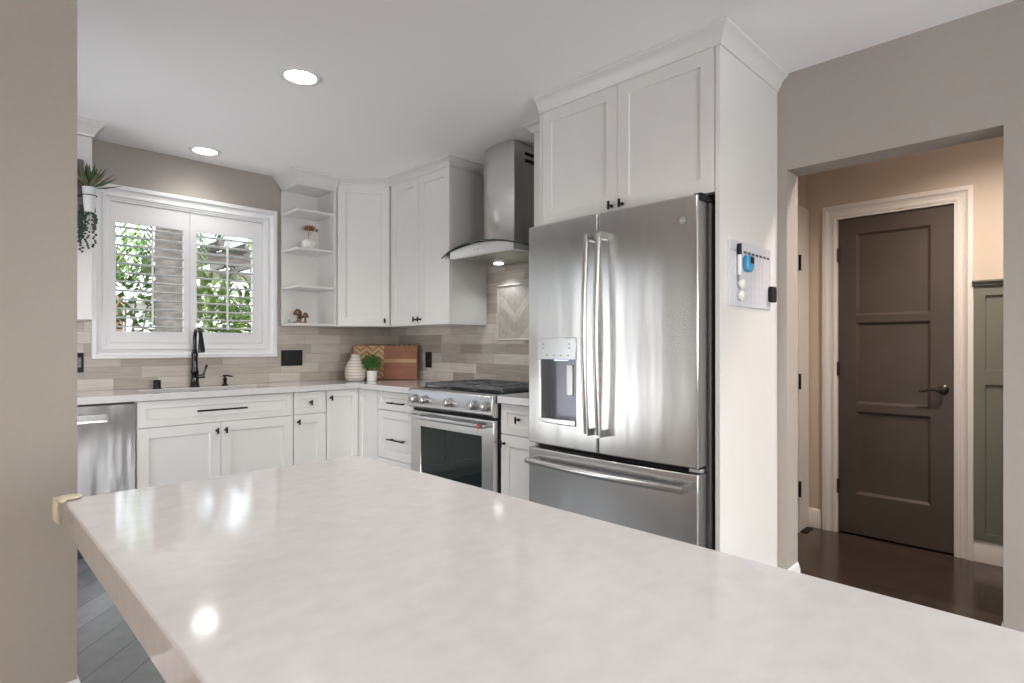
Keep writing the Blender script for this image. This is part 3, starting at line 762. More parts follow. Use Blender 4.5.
# ------------------------------------------------------------------ range
t = thing('gas_range', (2.55, 2.775, 0), 'stainless slide-in gas range with five knobs and black oven window', 'range')
GY0, GY1 = 2.345, 3.165
mb = MB(); mb.box(2.240, 2.85, GY0+.002, GY1-.002, .09, .900); mb.box(2.28, 2.83, GY0+.02, GY1-.02, .004, .09); mb.build('body', mat('range side panel', (.025, .025, .027), .45, .3), t)
mb = MB(); mb.prism([(2.239, .788), (2.205, .788), (2.182, .806), (2.190, .902), (2.200, .914), (2.239, .918)], GY0, GY1, 'y'); cp = mb.build('control_panel', M_steelflat, t, bevel=.003)
mb = MB(); mb.box(2.239, 2.855, GY0-.0, GY1, .900, .918); mb.build('cooktop', M_steelflat, t, bevel=.002)
mb = MB(); mb.box(2.275, 2.83, GY0+.03, GY1-.03, .9182, .921); mb.build('burner_tray', mat('black enamel', (.012, .012, .014), .2), t)
for y in (3.068, 2.965, 2.718, 2.489, 2.387):
    mb = MB(); c = (2.187, y, .852)
    def ring(r, h): return (r, -h)
    mb.lathe(c, [(.031, 0), (.031, -.006), (.022, -.008), (.025, -.016), (.0265, -.030), (.024, -.040), (.017, -.045), (.002, -.046)], 20, 'x')
    mb.box(2.187-.0475, 2.187-.040, y-.0035, y+.0035, .834, .870)
    mb.build('knob', M_satin, cp, smooth=35)
for k, (by, bx) in enumerate([(3.02, 2.43), (3.02, 2.69), (2.755, 2.545), (2.49, 2.43), (2.49, 2.69)]):
    mb = MB(); mb.lathe((bx, by, .921), [(.048, 0), (.048, .006), (.036, .008), (.036, .014), (.030, .018), (.002, .018)], 24); mb.build('burner', M_iron, t, smooth=35)
for k in range(3):
    y0 = GY0+.03+k*(GY1-GY0-.06)/3; y1 = y0+(GY1-GY0-.06)/3-.006; x0, x1 = 2.30, 2.825; zt = .952
    mb = MB()
    for y in (y0, y1-.013): mb.box(x0, x1, y, y+.013, zt-.018, zt)
    for x in (x0, x1-.013, (x0+x1)/2-.006): mb.box(x, x+.013, y0+.013, y1-.013, zt-.018, zt)
    for x in (x0+.07, x0+.14, x0+.20, x0+.35, x0+.42, x0+.49): mb.box(x, x+.009, y0+.013, y1-.013, zt-.012, zt-.001)
    for y in ((y0+y1)/2-.005,): mb.box(x0+.013, x1-.013, y, y+.010, zt-.011, zt+.002)
    for x in (x0, x1-.013):
        for y in (y0, y1-.013): mb.box(x, x+.013, y, y+.013, .921, zt-.018)
    mb.build('grate', M_iron, t, bevel=.002)
fO = face_xf(2.238, 0, -90)
mb = MB(fO); mb.cells([-3.150, -3.045, -2.448, -2.348], [.195, .375, .674, .772], lambda i, j: not (i == 1 and j == 1), .001, .036, lambda u, v, q: (u, v, q))
od = mb.build('oven_door', M_steelflat, t, bevel=.003)
mb = MB(fO); mb.box(-3.045, -2.448, .375, .674, .010, .029); mb.build('window', M_glassblack, od)
mb = MB(fO)
for v in (.47, .58):
    mb.box(-3.02, -2.47, v, v+.004, .0292, .0296)
mb = MB(fO); mb.tube([(-3.092, .742, .090), (-2.398, .742, .090)], .0135, 16)
for u in (-3.092, -2.398): mb.tube([(u, .742, .036), (u, .742, .092)], .015, 14)
hb = mb.build('handle', M_chrome, od, smooth=50)
mb = MB(fO); mb.xf = face_xf(2.238-.106, 0, -90); disc(mb, -2.398, .742, 0, [(.0145, 0), (.0145, .003), (.010, .004)], 20)
mb.build('medallion', M_red, hb, smooth=40)
mb = MB(fO); disc(mb, -2.398, .742, .1095, [(.006, 0), (.006, .002)], 16); mb.build('medallion_centre', M_chrome, hb)
mb = MB(fO); mb.box(-3.150, -2.348, .100, .190, .001, .034); mb.build('lower_drawer', M_steelflat, t, bevel=.003)
mb = MB(fO); mb.box(-3.160, -2.348, .7745, .786, .0, .012); mb.build('vent_gap', M_dark, t)

# ------------------------------------------------------------------ range hood
HC, HW = 2.705, .398
t = thing('range_hood', (2.6, HC, 1.77), 'stainless chimney hood with curved glass canopy over the range', 'range hood')
def zarc(y): return 1.857 - .062*((y-HC)/HW)**2
mb = MB(); n = 24; ys = [HC-HW + 2*HW*i/n for i in range(n+1)]
def glassfn(u, v, q):
    xf0 = 2.365 + .055*((u-HC)/HW)**2
    return (xf0+(2.858-xf0)*v, u, zarc(u)+.006*q)
mb.cells(ys, [0, .5, 1], lambda i, j: True, 0, 1, glassfn); gl = mb.build('glass_canopy', M_hoodglass, t, smooth=40)
mb = MB()
pts = [(2.365+.055*((y-HC)/HW)**2, y, zarc(y)+.003) for y in ys]; mb.tube(pts, .0036, 8); mb.build('glass_edge', mat('dark glass edge', (.05, .07, .07), .15), gl, smooth=60)
mb = MB(); B0, B1 = 2.385, 2.985
top = [(B0 + (B1-B0)*i/20, zarc(B0+(B1-B0)*i/20)-.003) for i in range(21)]
poly = [(B0, 1.776)] + top + [(B1, 1.776)]
poly = [(a, max(b, 1.7765)) for a, b in poly]
mb.prism(poly, 2.400, 2.857, 'x'); hb = mb.build('hood_body', mat('bright hood steel', (.74, .74, .75), .3, .9), t, smooth=30)
mb = MB(); mb.box(2.43, 2.84, B0+.03, HC-.003, 1.7735, 1.7762); mb.box(2.43, 2.84, HC+.003, B1-.03, 1.7735, 1.7762)
mb.build('grease_filter', noisy('filter mesh', (.33, .33, .28), (.42, .42, .36), .35, (300, 300, 300), 1, metal=.8), hb)
for y in (2.50, 2.87):
    mb = MB(); mb.lathe((2.74, y, 1.7672), [(.002, 0), (.030, 0), (.034, .003), (.034, .006)], 20); mb.build('lamp_lens', M_hoodlamp, hb)
    L = bpy.data.lights.new('hood_lamp', 'SPOT'); L.energy = 3.2; L.color = (.92, 1, .98); L.spot_size = 2.1; L.spot_blend = .7; L.shadow_soft_size = .02
    o = bpy.data.objects.new('hood_lamp', L); COL.objects.link(o); o.location = (2.76, y, 1.76); o.rotation_euler = (0, .12, 0)
mb = MB(face_xf(2.4, 0, -90))
for k in range(5): disc(mb, -2.76+k*.028, 1.812, 0, [(.006, 0), (.006, .002), (.004, .003)], 12)
mb.build('button', M_chrome, hb)
CY0, CY1 = 2.533, 2.846
arcp = [(2.556, CY0)] + [(2.556-.024*math.sin(PI*k/10), CY0+(.27)*k/10) for k in range(1, 10)] + [(2.560, 2.806), (2.572, 2.836), (2.590, CY1)]
mb = MB(); mb.prism(arcp + [(2.857, CY1), (2.857, CY0)], 1.850, CZ-.003); ch = mb.build('chimney', steel('chimney steel', (.66, .65, .63), .24, .12), t, smooth=35)
mb = MB()
for z in (2.430, 2.385): mb.box(2.655, 2.80, CY0-.0012, CY0-.0002, z, z+.022)
mb.build('vent_slot', M_dark, ch)

# ------------------------------------------------------------------ island
IX0, IX1, IY0, IY1 = .156, .764, -.62, 1.333
t = thing('kitchen_island', (.5, .35, 0), 'white quartz topped island filling the foreground', 'island')
def rrect(x0, x1, y0, y1, r, n=6):
    out = []
    for cx, cy, a0 in ((x1-r, y1-r, 0), (x0+r, y1-r, 90), (x0+r, y0+r, 180), (x1-r, y0+r, 270)):
        for k in range(n+1):
            a = math.radians(a0+90*k/n); out.append((cx+r*math.cos(a), cy+r*math.sin(a)))
    return out
mb = MB(); mb.prism(rrect(IX0, IX1, IY0, IY1, .012), .863, Z_CT); mb.build('top', M_quartz, t, bevel=.003)
mb = MB(); mb.box(.42, .735, IY0+.06, IY1-.06, .004, .862); mb.build('body', M_white, t, bevel=.002)
fi = face_xf(.42, IY1-.06, -90); LL = (IY1-IY0)-.12
recessed_slab(fi, [0, .06, LL/3-.03, LL/3+.03, 2*LL/3-.03, 2*LL/3+.03, LL-.06, LL], [.10, .17, .79, .86], {(i, 1) for i in (1, 3, 5)}, 0, .018, .008, .003).build('side_panelling', M_white, t)
# soft corner guard
mb = MB(); g = .0
path = [(IX0+.075, IY1+.004), (IX0-.004, IY1+.004), (IX0-.004, IY1-.05)]
pr = [(0, .871), (.004, .871), (.006, .893), (.005, Z_CT+.004), (0, Z_CT+.009), (-.013, Z_CT+.008), (-.017, Z_CT+.0012), (-.004, Z_CT+.0012)]
mb.sweep(path, pr[::-1] if False else [(-a, b) for a, b in pr])
M_guard = mat('milky beige silicone', (.52, .47, .35), .3)
mb = MB()
gp = []
pts = [(IX0+.040, IY1-.004), (IX0+.028, IY1+.002), (IX0+.008, IY1+.003), (IX0-.003, IY1+.001), (IX0-.006, IY1-.012), (IX0-.004, IY1-.026)]
def blob(mb, c, rx, ry, rz, n=20, m_=10):
    V = []; F = []
    for i in range(1, m_):
        a = PI*i/m_
        for k in range(n): t_ = 2*PI*k/n; V.append((c[0]+rx*math.sin(a)*math.cos(t_), c[1]+ry*math.sin(a)*math.sin(t_), c[2]+rz*math.cos(a)))
    for i in range(m_-2):
        for k in range(n): F.append((i*n+k, i*n+(k+1) % n, (i+1)*n+(k+1) % n, (i+1)*n+k))
    F += [tuple(range(n)), tuple(range((m_-2)*n, (m_-1)*n))[::-1]]
    mb.add(V, F)
blob(mb, (IX0+.008, IY1-.007, Z_CT+.0045), .022, .015, .005)
blob(mb, (IX0-.004, IY1-.020, Z_CT-.0+.0045), .008, .020, .005)
mb.tube([(IX0-.008, IY1-.004, Z_CT+.006), (IX0-.0105, IY1-.003, .900), (IX0-.0095, IY1-.004, .882), (IX0-.004, IY1+.002, .870)], [.007, .0055, .0065, .003], 12)
tag(mb.build('corner_guard', M_guard, smooth=60), 'milky beige soft corner guard clipped on the island corner', 'corner guard')

# ------------------------------------------------------------------ outlets
def outlet(name, xf, u0, u1, v0, v1, gang, label):
    mb = MB(xf); mb.box(u0, u1, v0, v1, 0, .006); o = mb.build(name, M_blackplastic, bevel=.002)
    n = gang; wd = (u1-u0)/n
    for k in range(n):
        c = u0+wd*(k+.5); mb = MB(xf); mb.box(c-.017, c+.017, (v0+v1)/2-.033, (v0+v1)/2+.033, .006, .0085)
        mb.build('receptacle', mat('satin black', (.02, .02, .021), .25), o, bevel=.001)
    return tag(o, label, 'outlet')
fAw = face_xf(0, AY-.0102, 0); fBw = face_xf(BX-.0102, 0, -90)
outlet('wall_outlet', fAw, .505, .620, 1.032, 1.154, 2, 'black outlet plate low left of the window, beside the wall end')
outlet('wall_outlet', fAw, 1.862, 2.034, 1.040, 1.163, 2, 'wide black double switch plate right of the window')
outlet('wall_outlet', fBw, -3.878, -3.796, 1.016, 1.146, 1, 'narrow black outlet plate on the backsplash left of the range')

# ------------------------------------------------------------------ ceiling lights
def downlight(x, y, label, power, col=(1, .96, .90), r=.098, z=CZ, group='recessed ceiling lights'):
    t = thing('recessed_light', (x, y, z-.012), label, 'ceiling light', group)
    mb = MB(); mb.lathe((x, y, z), [(r*.725, -.003), (r*.78, -.009), (r*.96, -.007), (r, -.002), (r, -.0005), (r*.725, -.0005)], 36)
    mb.build('trim_ring', M_trim, t, smooth=50)
    mb = MB(); mb.lathe((x, y, z), [(.002, -.0045), (r*.72, -.0045), (r*.72, -.001), (.002, -.001)], 36); mb.build('lens', M_lamp, t)
    L = bpy.data.lights.new('downlight', 'SPOT'); L.energy = power; L.color = col; L.spot_size = math.radians(150); L.spot_blend = .9; L.shadow_soft_size = .07
    o = bpy.data.objects.new('downlight', L); COL.objects.link(o); o.location = (x, y, z-.03)
    return t
downlight(1.225, 2.674, 'larger recessed ceiling light, nearer the camera', 42)
downlight(1.241, 4.150, 'smaller looking recessed ceiling light above the window', 9)
downlight(1.25, .95, 'recessed ceiling light above the island, outside the frame', 26)
downlight(1.25, -1.3, 'recessed ceiling light added unseen behind the camera on the island side', 26)  # lamp added out of view for more light on the room
downlight(-1.2, .9, 'warm recessed light added in the unseen dining side', 34, (1, .86, .70))  # added lamp, warm so that it tints the island edge
downlight(-1.2, -1.3, 'warm recessed light added in the unseen far dining corner', 34, (1, .86, .70))  # second added warm lamp for the island edge
downlight(3.34, .22, 'recessed light in the hall ceiling', 88, (1, .85, .72))

# ------------------------------------------------------------------ counter decor
zc = Z_CT
# patterned vase
t0 = (2.360, 4.150)
mb = MB(); mb.lathe((t0[0], t0[1], zc), [(.055, .0005), (.070, .006), (.080, .03), (.084, .075), (.080, .11), (.066, .145), (.046, .172), (.037, .19), (.036, .205), (.041, .216), (.036, .214), (.030, .19), (.01, .17)], 36)
mv = mat('sand and grey patterned ceramic', (.6, .56, .5), .6); nt, b = nodes(mv)
tc = nt.nodes.new('ShaderNodeTexCoord'); sp = nt.nodes.new('ShaderNodeSeparateXYZ'); nt.links.new(tc.outputs['Object'], sp.inputs[0])
an = nt.nodes.new('ShaderNodeMath'); an.operation = 'ARCTAN2'; nt.links.new(sp.outputs[1], an.inputs[0]); nt.links.new(sp.outputs[0], an.inputs[1])
def M2(op, a, b_=None, c=None):
    q = nt.nodes.new('ShaderNodeMath'); q.operation = op
    for i, x in enumerate((a, b_, c)):
        if x is None: continue
        if isinstance(x, (int, float)): q.inputs[i].default_value = x
        else: nt.links.new(x, q.inputs[i])
    return q.outputs[0]
zig = M2('PINGPONG', M2('MULTIPLY', an.outputs[0], 3.2), .5)
row = M2('FRACT', M2('ADD', M2('MULTIPLY', sp.outputs[2], 42), M2('MULTIPLY', zig, .9)))
msk = M2('LESS_THAN', row, .28)
cl = nt.nodes.new('ShaderNodeMix'); cl.data_type = 'RGBA'; nt.links.new(msk, cl.inputs[0]); cl.inputs[6].default_value = (.66, .61, .54, 1); cl.inputs[7].default_value = (.33, .30, .27, 1)
nt.links.new(cl.outputs[2], b.inputs['Base Color'])
tag(mb.build('ceramic_vase', mv, smooth=60), 'sand coloured round vase with zigzag pattern in the counter corner', 'vase')
# potted plant
px, py = 2.447, 4.045
t = thing('potted_plant', (px, py, zc), 'small bushy green plant in a white pot before the cutting board', 'plant')
mb = MB(); mb.lathe((px, py, zc), [(.034, .0005), (.038, .002), (.043, .078), (.043, .082), (.038, .082), (.034, .070), (.002, .070)], 28); mb.build('pot', M_ceramic, t, smooth=40)
M_leaf = noisy('green leaves', (.05, .14, .03), (.10, .26, .06), .5, (40, 40, 40), 1)
mb = MB(); rl = random.Random(5)
def leaf(mb, p, d, l, wd, up=(0, 0, 1)):
    d = Vector(d).normalized(); s_ = d.cross(Vector(up)); s_ = s_.normalized() if s_.length > .01 else Vector((1, 0, 0)); nn = s_.cross(d)
    p = Vector(p); mb.add([p, p+d*l*.35+s_*wd-nn*l*.03, p+d*l, p+d*l*.35-s_*wd-nn*l*.03, p+d*l*.4+nn*l*.05], [(0, 1, 4), (1, 2, 4), (2, 3, 4), (3, 0, 4)])
for k in range(520):
    a, e2 = rl.random()*2*PI, rl.random()**.6; h = rl.random()
    r = .075*math.sqrt(rl.random()); 
    zc2 = .095 + .115*h*(1-(r/.085)**2*.6)
    p = (px+r*math.cos(a), py+r*math.sin(a), zc+zc2); leaf(mb, p, (math.cos(a)*(.3+r*8), math.sin(a)*(.3+r*8), .9-h*.3+rl.random()*.4), .026, .0055)
for k in range(16):
    a = k*2.4; mb.tube([(px, py, zc+.07), (px+.03*math.cos(a), py+.03*math.sin(a), zc+.13), (px+.06*math.cos(a), py+.06*math.sin(a), zc+.17)], .0012, 5)
mb.build('foliage', M_leaf, t, fix=False)
# cutting board across the corner
d_ = 4.745; u0 = -.535/2
bx0 = Vector((.7071*d_*(1-.28), .7071*d_*(1+.28)))       # left end on the counter
bx1 = Vector((.7071*d_*(1-.1655), .7071*d_*(1+.1655)))
bl = (bx1-bx0).length; bang = math.degrees(math.atan2(bx1.y-bx0.y, bx1.x-bx0.x))
ba = math.radians(bang); bn = (math.sin(ba), -math.cos(ba)); lean = math.radians(7)
def xb_(p):
    u, v, q = p; vv = v*math.cos(lean)+q*math.sin(lean); qq = q*math.cos(lean)-v*math.sin(lean)
    return Vector((bx0.x+math.cos(ba)*u+bn[0]*qq, bx0.y+math.sin(ba)*u+bn[1]*qq, zc+.001+vv))
t = thing('cutting_board', (bx0.x, bx0.y, zc), 'large wooden cutting board with chevron inlaid end leaning in the corner', 'cutting board')
BH = .292; ch_w = .26
mb = MB(xb_)
mb.prism([(p[0], p[1]) for p in rrect(0, bl, 0, BH, .012)], 0, .022); bo = mb.build('board', M_walnut, t, bevel=.003)
mb = MB(xb_); mb.box(ch_w, bl-.012, .140, .170, .0224, .0230); mb.build('stripe', M_maple, t)
mb = MB(xb_); mb.mi = 0; mb.box(.012, ch_w, .012, BH-.012, .0222, .0226)
mb.mi = 1; wch = .052
for c in range(5):
    for r in range(-2, 9):
        x0 = .012 + c*wch*.96; x1 = min(x0+wch*.96, ch_w); up = wch*.8 if c % 2 else -wch*.8; y = r*.046
        ya, yb = (y, y+up)
        poly = clip([(x0, ya), (x1, yb), (x1, yb+.016), (x0, ya+.016)], .012, ch_w, .012, BH-.012)
        if len(poly) > 2: mb.add([(a, b2, .0230) for a, b2 in poly], [tuple(range(len(poly)))])
mb.build('chevron_inlay', [M_chev1, M_chev2], t, fix=False)
mb = MB(xb_)
for k in range(6): mb.prism([(ch_w+.03+k*.042, BH-.010), (ch_w+.058+k*.042, BH-.010), (ch_w+.050+k*.042, BH+.0006), (ch_w+.035+k*.042, BH+.0006)], .0222, .0228)
mb.build('edge_notches', mat('dark burnt notch', (.06, .03, .02), .6), t)

# shelf decor
sx, sy, sz = 2.006, 4.24, 1.939
t = thing('bud_vase', (sx, sy, sz), 'small white round vase holding a dried brown flower on the shelf', 'vase')
mb = MB(); mb.lathe((sx, sy, sz), [(.030, .0005), (.042, .006), (.052, .03), (.054, .048), (.048, .066), (.030, .080), (.014, .084), (.012, .080), (.008, .06)], 28); mb.build('body', M_ceramic, t, smooth=50)
mb = MB(); mb.tube([(sx, sy, sz+.06), (sx, sy, sz+.12), (sx+.006, sy, sz+.16)], .0022, 6)
mb.tube([(sx+.002, sy, sz+.12), (sx+.03, sy-.02, sz+.15)], .0014, 6); mb.build('stem', mat('dry stem', (.30, .17, .08), .7), t)
M_dry = mat('dried brown petals', (.30, .15, .08), .6)
mb = MB()
for k in range(30):
    a = k*2.399; e3 = .15+.9*(k/30); leaf(mb, (sx+.006, sy, sz+.155), (math.cos(a)*math.cos(e3*.9), math.sin(a)*math.cos(e3*.9), math.sin(e3*.9)*.9), .078-.02*(k/30), .012)
for k in range(9): a = k*2.4; leaf(mb, (sx+.035, sy-.022, sz+.155), (.6+.3*math.cos(a), -.6+.3*math.sin(a), .3*math.sin(a*2)), .045, .008)
mb.build('flower', M_dry, t, fix=False)
mx, my, mz = 1.935, 4.235, 1.3695
t = thing('mushroom_figurine', (mx, my, mz), 'bronze mushroom cluster figurine on the lowest shelf', 'figurine')
M_brz = noisy('aged bronze', (.10, .05, .028), (.26, .14, .075), .4, (70, 70, 70), 1, metal=.6)
mb = MB(); mb.lathe((mx, my, mz), [(.055, .0005), (.052, .008), (.03, .014), (.004, .016)], 18); mb.build('base', M_brz, t, smooth=40)
for (ax, ay, h, r) in ((-.018, .0, .075, .034), (.038, -.012, .05, .026), (.012, .02, .035, .018)):
    mb = MB(); mb.lathe((mx+ax, my+ay, mz+.008), [(.010, 0), (.007, h*.5), (.006, h*.85), (r*.8, h*.75), (r, h*.82), (r*.85, h*1.1), (r*.5, h+.022), (.002, h+.03)], 18); mb.build('mushroom', M_brz, t, smooth=50)
mb = MB(); mb.lathe((1.888, 4.33, 1.3695), [(.016, .0005), (.018, .004), (.014, .02), (.012, .032), (.002, .034)], 14)
tag(mb.build('trinket', mat('grey green glaze', (.30, .36, .33), .3), smooth=40), 'tiny grey green trinket left of the mushroom figurine', 'ornament')

# wall planter on the cabinet face left of the window
hx, hy, hz = .545, 4.094, 1.93
t = thing('hanging_planter', (hx, hy, hz), 'succulents in a white pot on a dark grey board left of the window', 'planter')
mb = MB(); mb.box(.36, .575, 4.078, 4.0975, 1.925, 2.275); mb.build('board', noisy('weathered grey wood', (.10, .10, .105), (.17, .17, .175), .7, (40, 40, 6), 1), t, bevel=.002)
pc = (.592, 4.020)
mb = MB(); mb.lathe((pc[0], pc[1], 1.965), [(.023, 0), (.025, .002), (.034, .135), (.035, .142), (.030, .142), (.027, .125), (.002, .125)], 24); mb.build('pot', noisy('ribbed white pot', (.62, .62, .63), (.74, .74, .75), .5, (60, 60, 3), 1), t, smooth=40)
mb = MB(); mb.tube([(pc[0]+.037*math.cos(k*PI/8), pc[1]+.037*math.sin(k*PI/8)*(.9), 2.06) for k in range(17)], .0025, 6); mb.tube([(.545, 4.079, 2.06), (.560, 4.06, 2.06)], .003, 6); mb.build('ring', M_black, t)
M_succ = noisy('succulent leaves', (.05, .11, .04), (.16, .07, .05), .45, (25, 25, 9), 1, p=(.45, .62))
mb = MB()
for k in range(34):
    a = k*2.399; el = .25+1.1*(k/34); l = .175-.03*(k/34); D = Vector((math.cos(a)*math.cos(el), math.sin(a)*math.cos(el), math.sin(el)))
    if D.y > .35: D.y *= .3
    p = Vector((pc[0], pc[1], 2.10)); s_ = D.cross(Vector((0, 0, 1))).normalized(); nn = s_.cross(D)
    q = [p, p+D*l*.45+s_*.014, p+D*l+nn*.006, p+D*l*.45-s_*.014, p+D*l*.45-nn*.007]
    mb.add(q, [(0, 1, 4), (1, 2, 4), (2, 3, 4), (3, 0, 4), (0, 3, 2, 1)])
mb.build('spiky_leaves', M_succ, t)
mb = MB(); rl = random.Random(11)
for s2 in range(11):
    a = rl.random()*2*PI; X, Y = pc[0]-.008+.026*math.cos(a), pc[1]+.018+.014*math.sin(a); ln = .12+.13*rl.random()
    nb = int(ln/.010)
    for k in range(nb):
        zz = 2.00-k*.0115; f2 = min(1, k/6)
        X2 = X*(1-.25*k/nb)+(pc[0]-.012)*(.25*k/nb)
        c = (X2+rl.uniform(-.010, .010)+.014*math.cos(a)*f2, Y-.016*f2+rl.uniform(-.008, .008), zz)
        r = .0055+.002*rl.random()
        mb.lathe(c, [(.001, -r), (r*.8, -r*.6), (r, 0), (r*.8, r*.6), (.001, r)], 6)
mb.build('trailing_pearls', mat('dark green pearls', (.03, .065, .045), .4), t, fix=False)

# ------------------------------------------------------------------ calendar board on the fridge panel (faces -Y)
fC = face_xf(0, FY0, 0)
bx0_, bx1_, bz0, bz1 = 2.312, 2.757, 1.368, 1.647
t = thing('calendar_board', ((bx0_+bx1_)/2, FY0, bz0), 'small magnetic whiteboard calendar on the side of the fridge surround', 'whiteboard')
mb = MB(fC); mb.box(bx0_, bx1_, bz0, bz1, .0005, .009); mb.build('board', [mat('whiteboard', (.60, .61, .66), .25)], t, bevel=.001)
mb = MB(fC); gx0, gx1, gz0, gz1 = bx0_+.135, bx1_-.012, bz0+.02, bz1-.050; lw = .0012
for k in range(8): x = gx0+(gx1-gx0)*k/7; mb.box(x-lw/2, x+lw/2, gz0, gz1, .0091, .0095)
for k in range(7): z = gz0+(gz1-gz0)*k/6; mb.box(gx0, gx1, z-lw/2, z+lw/2, .0091, .0095)
mb.build('calendar_grid', mat('grey grid line', (.42, .42, .46), .6), t)
mb = MB(fC)
for k in range(7): x = gx0+(gx1-gx0)*k/7; mb.box(x+.006, x+(gx1-gx0)/7-.006, gz1+.003, gz1+.013, .0091, .0096)
mb.build('weekday_header', mat('dark header print', (.05, .05, .06), .6), t)
mb = MB(fC); mb.box(bx0_+.004, bx0_+.12, bz1-.046, bz1-.042, .0091, .0095); mb.build('notes_line', mat('grey print', (.3, .3, .33), .6), t)
t = thing('marker_pen', (2.38, FY0, 1.52), 'white marker with black cap clipped on the calendar board', 'marker')
mb = MB(fC); mb.tube([(2.385, 1.50, .020), (2.385, 1.585, .020)], .0085, 12); mb.build('barrel', M_ceramic, t, smooth=40)
mb = MB(fC); mb.tube([(2.385, 1.585, .020), (2.385, 1.632, .020)], .0092, 12); mb.build('cap', M_blackplastic, t, smooth=40)
mb = MB(fC); mb.tube([(2.385, 1.455, .020), (2.385, 1.500, .020)], [.003, .006], 10); mb.build('tip', mat('grey tip', (.35, .35, .36), .5), t, smooth=40)
t = thing('kitchen_timer', (2.47, FY0, 1.55), 'light blue round timer with dark screen stuck on the calendar board', 'timer')
mb = MB(fC); mb.prism(rrect(2.438, 2.508, 1.520, 1.592, .026, 8), .0096, .034); mb.build('body', mat('sky blue plastic', (.07, .33, .58), .35), t, bevel=.006)
mb = MB(fC); mb.prism(rrect(2.465, 2.500, 1.556, 1.584, .004, 4), .0342, .036); mb.build('screen', M_blackplastic, t)
for z, lb in ((1.462, 'upper white bear-paw shaped magnet on the calendar board'), (1.412, 'lower white magnet on the calendar board, under its twin')):
    mb = MB(fC); disc(mb, 2.398, z, .0096, [(.012, 0), (.014, .004), (.021, .010), (.022, .018), (.018, .024), (.004, .026)], 18)
    tag(mb.build('fridge_magnet', M_ceramic, smooth=50), lb.replace('bear-paw shaped', 'round'), 'magnet')
mb = MB(fC); mb.prism(rrect(2.722, 2.780, 1.402, 1.476, .012, 5), .0096, .030)
tag(mb.build('magnetic_eraser', M_blackplastic, bevel=.004), 'black eraser block on the right edge of the calendar board', 'eraser')

# ------------------------------------------------------------------ garden outside the kitchen window
M_grass = noisy('garden ground', (.30, .31, .24), (.42, .41, .36), .9, (3, 3, 3), 1)
mb = MB(); mb.box(-14, 16, -8, 26, -.5, -.3); struct(mb.build('ground', M_grass), cat='ground')
M_bark = noisy('palm bark', (.06, .056, .052), (.13, .12, .11), .9, (9, 9, 22), 1, .8)
M_palm = noisy('palm frond green', (.06, .13, .03), (.15, .26, .07), .5, (6, 6, 6), 1)
M_lime = noisy('bright shrub green', (.09, .17, .04), (.22, .32, .08), .5, (9, 9, 9), 1)
t = thing('palm_tree', (1.78, 7.0, -.3), 'palm tree with thick grey trunk outside the kitchen window', 'tree')
mb = MB(); n = 16; pts = [(1.80-.02*k/n*3, 7.0, -.3+3.7*k/n) for k in range(n+1)]
mb.tube(pts, [.18-.04*k/n+(.012 if k % 2 else 0) for k in range(n+1)], 18); mb.build('trunk', M_bark, t, smooth=60)
rp = random.Random(2)
def frond(parent, base, az, el, ln, droop, m_, wleaf=.03, lleaf=.34):
    mb = MB(); p = Vector(base); d = Vector((math.cos(az)*math.cos(el), math.sin(az)*math.cos(el), math.sin(el))); pts = [p.copy()]; n = 16
    for k in range(n):
        d.z -= droop/n; d.normalize(); p = p+d*ln/n; pts.append(p.copy())
    mb.tube(pts, [.014*(1-.8*k/n) for k in range(n+1)], 6)
    for k in range(2, n+1):
        tg = (pts[k]-pts[k-1]).normalized(); s_ = tg.cross(Vector((0, 0, 1))).normalized()
        for q in (0, .5):
            pp = pts[k-1].lerp(pts[k], q)
            for sg in (-1, 1):
                leaf(mb, pp, tg*.6+s_*sg*.8+Vector((0, 0, -.45)), lleaf*(1.1-.6*k/n), wleaf)
    return mb.build('frond', m_, parent, fix=False)
for k in range(14):
    frond(t, (1.72, 7.0, 3.15), k*2*PI/14+.2, .35+.3*rp.random(), 1.9+.4*rp.random(), 2.9, M_palm)
def bush(name, x, y, z0, w_, h_, label, m_, seed, n=500, ls=.12, trunk=True):
    t = thing(name, (x, y, z0), label, 'shrub' if 'shrub' in label else 'tree'); r_ = random.Random(seed); mb = MB()
    for k in range(n):
        a = r_.random()*2*PI; c = r_.uniform(-1, 1); rr = (.55+.45*r_.random()); s_ = math.sqrt(1-c*c)
        p = (x+w_*rr*s_*math.cos(a), y+w_*rr*s_*math.sin(a), z0+h_*.55+h_*.45*rr*c)
        leaf(mb, p, (s_*math.cos(a)+r_.uniform(-.6, .6), s_*math.sin(a)+r_.uniform(-.6, .6), c*.5+r_.uniform(-.5, .7)), ls*(.7+.6*r_.random()), ls*.22)
    mb.build('foliage', m_, t, fix=False)
    mb = MB()
    for k in range(5):
        a = k*1.26; mb.tube([(x, y, z0), (x+.15*w_*math.cos(a), y+.15*w_*math.sin(a), z0+h_*.3), (x+.5*w_*math.cos(a), y+.5*w_*math.sin(a), z0+h_*.7)], [.03, .02, .01], 6)
    mb.build('stem', M_bark, t)
bush('garden_tree', 1.70, 9.1, -.3, .62, 3.05, 'leafy green tree seen through the left shutter panel', M_palm, 4, 1500, .17)
bush('garden_shrub', 2.50, 8.3, -.3, .55, 2.40, 'bright yellow green shrub seen through the right shutter panel, left one', M_lime, 5, 1300, .2)
bush('garden_shrub', 3.45, 8.7, -.3, .62, 2.5, 'bright green shrub seen through the right shutter panel, right one', M_lime, 6, 1300, .2)
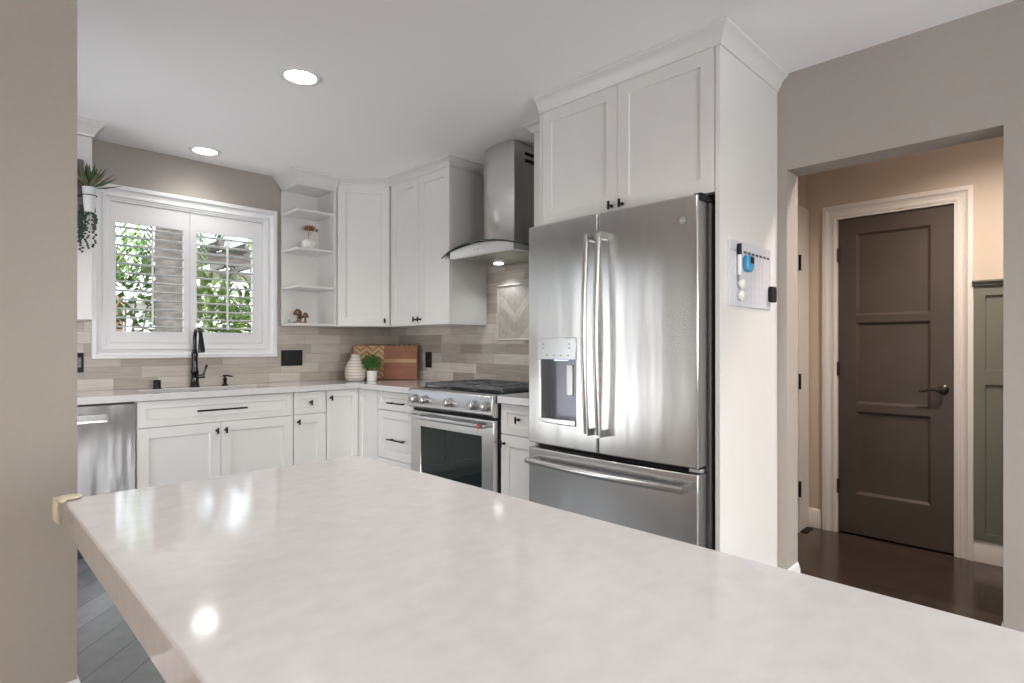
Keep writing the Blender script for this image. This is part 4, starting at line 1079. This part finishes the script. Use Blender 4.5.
bush('garden_shrub', 2.62, 6.5, -.3, .42, 1.45, 'low green shrub close under the right shutter panel', M_palm, 9, 700, .14)
t = thing('pergola', (3.0, 7.9, -.3), 'dark wooden pergola beams behind the window shrubs', 'pergola')
M_perg = noisy('weathered dark timber', (.09, .08, .08), (.17, .15, .14), .8, (6, 30, 30), 1)
mb = MB(); mb.box(1.95, 4.6, 7.44, 7.54, 2.20, 2.34); mb.build('beam', M_perg, t)
mb = MB(); mb.box(1.95, 4.6, 9.2, 9.3, 2.20, 2.34); mb.build('beam', M_perg, t)
for k in range(9): mb = MB(); mb.box(2.0+k*.3, 2.06+k*.3, 7.2, 9.5, 2.345, 2.45); mb.build('rafter', M_perg, t)
for x in (2.0, 4.5): mb = MB(); mb.box(x, x+.1, 7.44, 7.54, -.3, 2.2); mb.build('post', M_perg, t)
t = thing('neighbour_house', (1.6, 13, -.3), 'white neighbouring house seen low through the left shutter panel', 'building')
M_house = noisy('white stucco', (.70, .70, .70), (.78, .78, .78), .9, (3, 3, 3), 1)
mb = MB(); mb.box(-2.2, 5.5, 12, 15, -.3, 1.95); mb.build('wall', M_house, t)
mb = MB(); mb.prism([(11.6, 1.95), (15.4, 1.95), (13.5, 2.9)], -2.5, 5.8, 'x'); mb.build('roof', mat('grey roof', (.55, .56, .58), .8), t)
mb = MB(); mb.box(1.6, 2.3, 11.96, 12.0, .5, 1.4); mb.box(3.0, 3.9, 11.96, 12.0, .5, 1.4); mb.build('window', mat('dark house window', (.05, .06, .07), .1), t)
t = thing('garden_fence', (1.4, 10.4, -.3), 'low brick red and grey garden fence before the white house', 'fence')
mb = MB()
for k in range(16): mb.box(-.6+k*.35, -.6+k*.35+.33, 10.4, 10.44, -.3, .9)
mb.build('boards', noisy('grey fence boards', (.25, .25, .26), (.36, .35, .35), .8, (10, 10, 2), 1), t)
mb = MB(); mb.box(1.62, 1.90, 10.1, 10.35, -.3, 1.95); mb.build('brick_pier', noisy('brick', (.35, .17, .12), (.45, .25, .19), .9, (20, 20, 30), 1), t)
